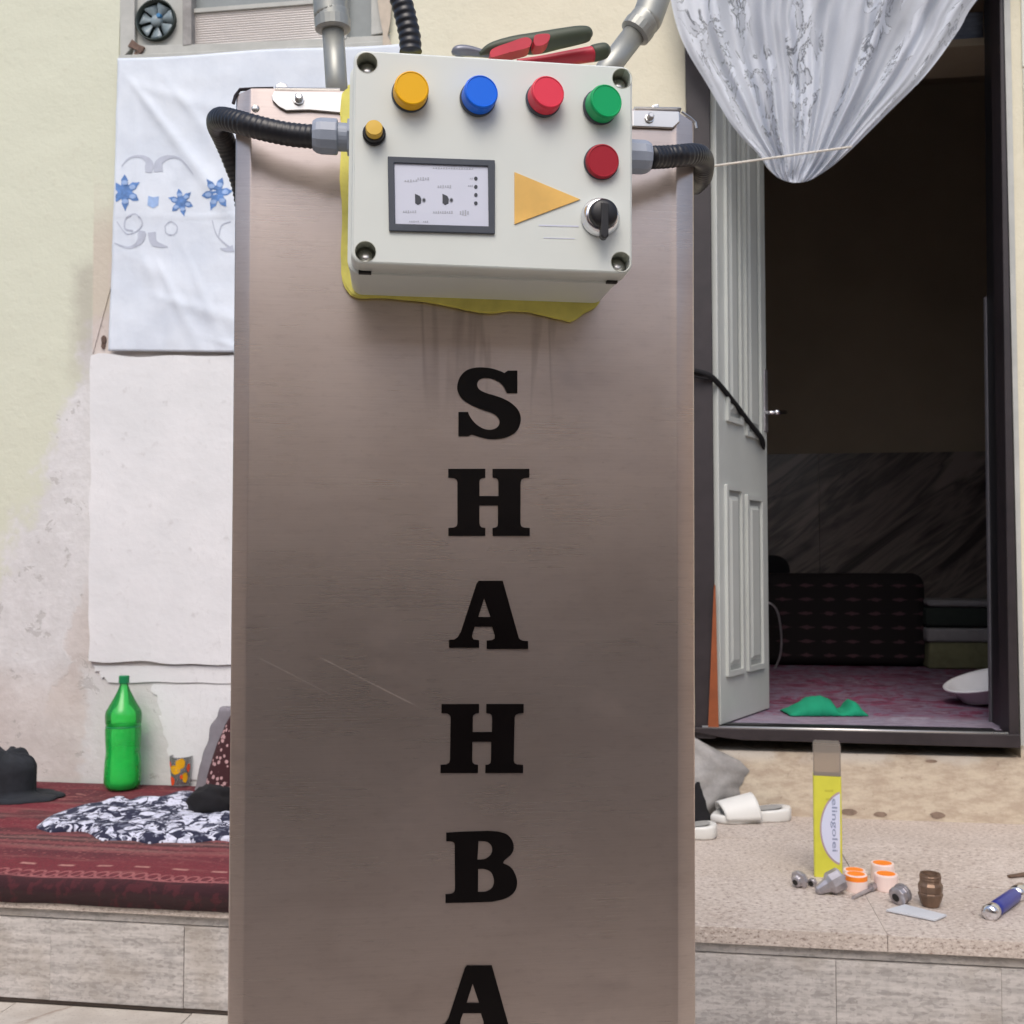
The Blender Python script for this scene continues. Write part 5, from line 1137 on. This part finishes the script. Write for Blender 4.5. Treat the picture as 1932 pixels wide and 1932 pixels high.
mk("label_rim", prism(TF, half_ell(50, 72, 0.0004), 0.0001, 0.0004), M_lilac, yl); mk("white_label", prism(TF, half_ell(47, 68, 0.0008), 0.0004, 0.0008), M_lblw, yl)
def text_mesh(body, size):
    cu = bpy.data.curves.new("t", 'FONT'); cu.body = body; cu.size = size; cu.align_x = 'CENTER'; cu.align_y = 'CENTER'; cu.resolution_u = 2; cu.offset = size * 0.012
    ob = bpy.data.objects.new("t", cu); COL.objects.link(ob); bpy.context.view_layer.update(); me = bpy.data.meshes.new_from_object(ob.evaluated_get(bpy.context.evaluated_depsgraph_get()))
    vf = ([v.co.copy() for v in me.vertices], [list(p.vertices) for p in me.polygons]); bpy.data.objects.remove(ob); bpy.data.curves.remove(cu); bpy.data.meshes.remove(me); return vf
tv, tf = text_mesh("elingolei", 0.0165)
tc = tp_(1574.5, 1557, 0.0011); L_ = max(v.x for v in tv) - min(v.x for v in tv); kx_ = (98 * s) / L_
mk("lettering", ([TF.w(tc[0] + v.y, tc[1] - v.x * kx_, 0.0011) for v in tv], tf), M_lbltx, yl)
M_ol = plain("olive_mark", (190, 186, 62), 0.5)
for a_, b_ in (((1556, 1490), (1572, 1494)), ((1558, 1506), (1571, 1510))):
    mk("small_mark", prism(TF, [tp_(a_[0], a_[1]), tp_(a_[0], b_[1]), tp_(*b_), tp_(b_[0], a_[1])], 0.0001, 0.0004), M_ol, yl)

def at(zx, zy): return base(*ZR(zx, zy), PLAT)
def scl(p): return p.y / FPX * 0.2443
# tape spools
def spool(zx, zyb, w, h, lab, dark=True):
    p = at(zx, zyb); k = scl(p); r = w / 2 * k; p = p + Vector((0, r * 0.6, 0)); H_ = h * k
    e = empty("tape_spool", p); tag(e, lab, "spool", "white and orange tape spools on the terrace")
    mk("spool_shell", lathe(p, (0, 0, 1), [(0, r * 0.96), (0.002, r), (H_ - 0.003, r), (H_, r * 0.96), (H_, r * 0.78), (H_ - 0.003, r * 0.76)], 32), M_spool, e, smooth=False)
    mk("orange_core", lathe(p + Vector((0, 0, H_ - 0.003)), (0, 0, 1), [(0, r * 0.80), (0.0034, r * 0.78), (0.0036, r * 0.2)], 28), M_orange, e, smooth=False)
    return e, p, r, H_
e, p, r, h = spool(652, 497, 168, 128, "white spool with wide orange band just right of the yellow tube")
mk("orange_band", lathe(p + Vector((0, 0, h * 0.66)), (0, 0, 1), [(0, r * 1.005), (h * 0.28, r * 1.005), (h * 0.285, r * 0.9)], 32), M_orange, e, smooth=False)
spool(640, 455, 168, 118, "white spool hidden behind the orange banded spool by the tube")
spool(886, 490, 176, 122, "pinkish white spool with orange top, front one of the pair behind the shiny fitting")
spool(858, 415, 176, 130, "pinkish white spool with orange top, rear one of the pair behind the shiny fitting")
# fittings
def fitting(lab, z0, z1, n_base, prof, seg, mat, lift=0.0, hole=True, cat_="pipe fitting"):
    """z0->z1 axis in picture points; prof: (fraction, radius in zoom units)"""
    p = at(*n_base); k = scl(p); a = Vector(((z1[0] - z0[0]) * k, -abs(z1[0] - z0[0]) * k * 0.0 - (z1[2] if len(z1) > 2 else 0) * k, -(z1[1] - z0[1]) * k)); L_ = a.length
    o_ = p + Vector(((z0[0] - n_base[0]) * k, 0.01, max(max(r for _, r in prof) * k, (n_base[1] - z0[1]) * k)))
    e = empty("pipe_fitting", p); tag(e, lab, cat_, "loose pipe fittings on the terrace")
    mk("fitting_body", lathe(o_, a, [(f * L_, r * k) for f, r in prof], seg), mat, e, smooth=False, bevel=0.0008)
    if hole:
        ax = a.normalized(); mk("bore", lathe(o_ + ax * (L_ * 0.9 + 0.0036), ax, [(0, prof[-1][1] * k * 0.62), (0.0012, prof[-1][1] * k * 0.62)], 20), M_hole, e)
        mk("threaded_end", lathe(o_ + ax * (L_ * 0.9), ax, [(0, prof[-1][1] * k * 1.12), (0.002, prof[-1][1] * k * 1.12), (0.003, prof[-1][1] * k), (0.0035, prof[-1][1] * k * 0.65)], 24), mat, e)
    return e, o_, k
fitting("small shiny hexagonal fitting with dark bore left of the yellow tube", (235, 395), (165, 420, 50), (205, 462), [(0, 50), (0.3, 62), (0.32, 72), (0.62, 72), (0.7, 50), (1, 36)], 8, M_zinc)
fitting("tiny nut between the hexagonal fitting and the yellow tube", (320, 428), (295, 434, 26), (308, 458), [(0, 28), (0.2, 36), (0.8, 36), (1, 30)], 6, M_zinc)
e, o_, k = fitting("grey tapered fitting lying in front of the yellow tube", (560, 385), (330, 490, 30), (450, 515), [(0, 16), (0.06, 20), (0.12, 84), (0.18, 88), (0.5, 88), (0.62, 58), (0.7, 52), (0.95, 34), (1, 20)], 10, M_zinc, hole=False)
fitting("shiny tee fitting with dark bore left of the brown brass one", (1030, 500), (935, 530, 60), (965, 590), [(0, 44), (0.15, 74), (0.4, 78), (0.42, 62), (0.7, 60), (0.72, 74), (0.9, 74), (1, 50)], 12, M_zinc)
p = at(1240, 628); k = scl(p); p = p + Vector((0, 0.02, 0)); e = empty("pipe_fitting", p); tag(e, "brown tarnished brass fitting standing on end behind the white card", "pipe fitting", "loose pipe fittings on the terrace")
mk("fitting_body", lathe(p, (0, 0, 1), [(0, 52 * k), (12 * k, 66 * k), (50 * k, 80 * k), (92 * k, 92 * k), (104 * k, 92 * k), (108 * k, 84 * k), (120 * k, 88 * k), (165 * k, 92 * k), (185 * k, 80 * k), (205 * k, 74 * k)], 10), M_brass, e, smooth=False, bevel=0.001)
mk("threaded_end", lathe(p + Vector((0, 0, 204 * k)), (0, 0, 1), [(0, 78 * k), (8 * k, 80 * k), (14 * k, 78 * k), (20 * k, 80 * k), (30 * k, 80 * k), (36 * k, 76 * k), (50 * k, 74 * k), (50 * k, 56 * k), (30 * k, 52 * k)], 22), M_brass, e, smooth=False)
# bolt and blade
a, b = at(612, 556), at(795, 470)
o = mk("bolt", join(tube([a + Vector((0, 0, 0.006)), lerp(a, b, 0.75) + Vector((0, 0, 0.006))], 0.0042, 10), tube([lerp(a, b, 0.74) + Vector((0, 0, 0.008)), lerp(a, b, 0.95) + Vector((0, 0, 0.008))], 0.0085, 6)), M_zinc); tag(o, "short dull bolt lying in front of the orange spools", "bolt")
o = mk("steel_scrap", join(tube([at(1815, 392) + Vector((0, 0, 0.006)), at(1990, 372) + Vector((0, 0, 0.007))], [0.006, 0.009], 8, 0.5)), M_brass); tag(o, "dark sliver of metal near the right edge behind the blue tool", "scrap")
cd = [at(868, 650), at(1010, 608), at(1335, 690), at(1245, 728)]
V = [c_ + Vector((0, 0, 0.002)) for c_ in cd] + [c_ + Vector((0, 0, 0.006)) for c_ in cd]
o = mk("card", (V, [[3, 2, 1, 0], [4, 5, 6, 7], [0, 1, 5, 4], [1, 2, 6, 5], [2, 3, 7, 6], [3, 0, 4, 7]]), M_card, bevel=0.0006); tag(o, "pale plastic card lying in front of the brass fitting", "card")
# blue handled tool
a, b = at(1660, 715), at(1960, 500); s = a.y / FPX * 0.2443
e = empty("hand_tool", a); tag(e, "blue handled hand tool with silver ends lying at the terrace's right", "tool")
up = Vector((0, 0, 0.014))
mk("blue_grip", tube([lerp(a, b, 0.10) + up, lerp(a, b, 0.2) + up, lerp(a, b, 0.62) + up, lerp(a, b, 0.68) + up], [0.0125, 0.0155, 0.0150, 0.012], 14), M_blue, e, smooth=True)
mk("silver_end", tube([a + up, lerp(a, b, 0.02) + up, lerp(a, b, 0.11) + up, lerp(a, b, 0.12) + up], [0.010, 0.0165, 0.0165, 0.012], 16), M_chrome, e, smooth=True)
mk("silver_collar", tube([lerp(a, b, 0.67) + up, lerp(a, b, 0.70) + up, lerp(a, b, 0.84) + up, lerp(a, b, 0.86) + up], [0.013, 0.017, 0.017, 0.010], 16), M_chrome, e, smooth=True)
mk("shaft", tube([lerp(a, b, 0.85) + up, lerp(a, b, 1.5) + up], 0.006, 10), M_zinc, e, smooth=True)

# slippers
Zs = lambda x, y: (1294.3 + x * 0.1716, 1357.4 + y * 0.1716)
def slipper(toe, heel, wpx, lab, flip=1):
    A, B = base(*Zs(*heel), PLAT), base(*Zs(*toe), PLAT); d = (B - A); Ln = d.length; d.normalize(); sd_ = Vector((-d.y, d.x, 0)); e = empty("slipper", A); tag(e, lab, "slipper", "white rubber slippers by the wall")
    wd = wpx
    def sole(z0, z1, ins):
        out = []
        for i in range(40):
            t = 2 * math.pi * i / 40; x = 0.5 - 0.5 * math.cos(t); hw = interp([(0, 0.0), (0.06, 0.62), (0.2, 0.80), (0.45, 0.72), (0.75, 1.0), (0.92, 0.74), (1, 0.0)], x) * wd / 2 - ins
            out.append(A + d * (Ln * x) + sd_ * (math.copysign(max(hw, 0), math.sin(t))))
        arch = lambda x: 0.010 * (1 - x) * max(0, 1 - x * 1.2) 
        return out
    pts = sole(0, 0, 0); V = []; m_ = len(pts)
    for z, k_ in ((0.001, 0.94), (0.006, 1.0), (0.020, 1.0), (0.026, 0.96), (0.023, 0.80)):
        for p_ in pts:
            c_ = A + d * (Ln * 0.5); x = (p_ - A).dot(d) / Ln; q = c_ + (p_ - c_) * k_; V.append(q + Vector((0, 0, z * (1.5 - 0.6 * x) if z > 0.01 else z)))
    F = [[r_ * m_ + i, r_ * m_ + (i + 1) % m_, (r_ + 1) * m_ + (i + 1) % m_, (r_ + 1) * m_ + i] for r_ in range(4) for i in range(m_)] + [list(range(m_))[::-1], [4 * m_ + i for i in range(m_)]]
    mk("sole", (V, F), M_slip, e, smooth=True)
    def st(s_, t):
        x = lerp(0.44, 0.86, t) + 0.05 * math.sin(math.pi * s_); an = math.pi * s_; hw = wd / 2 * (1.06 - 0.10 * t); hh = lerp(0.062, 0.040, t)
        return A + d * (Ln * x) + sd_ * (hw * math.cos(an)) + Vector((0, 0, 0.012 + hh * math.sin(an) ** 0.8))
    vf, uv = grid(st, 26, 12); mk("strap", vf, M_slip, e, smooth=True, solid=0.008)
    mk("inner_sole", ([p_ * 1 for p_ in [A + d * (Ln * 0.5) + (q - (A + d * (Ln * 0.5))) * 0.78 + Vector((0, 0, 0.0262 * (1.5 - 0.6 * ((q - A).dot(d) / Ln)))) for q in pts]], [list(range(m_))]), M_slipi, e)
slipper((270, 1130), (1160, 1100), 0.088, "white rubber slipper lying furthest right under the doorway wall")
slipper((-330, 1290), (345, 1300), 0.085, "white rubber slipper half hidden behind the cabinet's right edge")
p = base(*Zs(110, 1090), PLAT); s = p.y / FPX
def shoe(s_, t):
    a = 2 * math.pi * s_; r = lerp(30, 3, t ** 0.85) * s
    return p + Vector((r * math.cos(a) - s * 2 + s * 4 * t, -0.02 + 0.6 * r * math.sin(a), s * 68 * t + 0.003)) + Vector((1, 0, 0)) * 0.004 * nz(t * 5, math.cos(a))
vf, uv = grid(shoe, 20, 14); o = mk("black_rag", vf, M_jet, smooth=True); tag(o, "black pointed rag standing between the slippers and the cabinet", "rag")

# ------------------------------------------------------------------ things just inside the doorway
gx = [(1487, 1342), (1500, 1352), (1520, 1354), (1555, 1357), (1585, 1354), (1610, 1359), (1632, 1352)]
ctr = base(1560, 1350, RZ); s = ctr.y / FPX
def gcl(s_, t):
    x = lerp(-73, 72, s_); top = interp([(-73, 2), (-58, 16), (-30, 34), (-8, 38), (10, 30), (22, 6), (36, 10), (50, 30), (58, 24), (72, 3)], x)
    yb = lerp(0, 0.12 + 0.02 * nz(x / 20, 3), t); prof_ = math.sin(math.pi * min(1, t * 1.0)) ** 0.5 if 0 < t < 1 else 0
    wob = 6 * nz(x / 14, t * 2, 2)
    return ctr + Vector((s * (x + wob * t), -0.03 + yb + 0.006 * nz(x / 12, 9), 0.003 + s * 0.86 * top * prof_ + 0.002 * nz(x / 6, t * 5)))
vf, uv = grid(gcl, 40, 16); o = mk("green_cloth", vf, M_green_cl, smooth=True, solid=0.003); tag(o, "crumpled emerald green cloth dropped on the magenta carpet in the doorway", "cloth")
bc = base(1872, 1332, RZ); s = bc.y / FPX
ax = Vector((-0.27, -0.04, 1.0)).normalized()
o = mk("basin", lathe(bc + Vector((0.02, 0.03, 0.028)), ax, [(0, 0.088), (0.003, 0.10), (0.050, 0.125), (0.054, 0.145), (0.060, 0.147), (0.062, 0.140), (0.054, 0.121), (0.008, 0.096), (0.006, 0.01)], 44), M_basin, smooth=True); tag(o, "white plastic basin tilted against the doorway's right side", "basin")
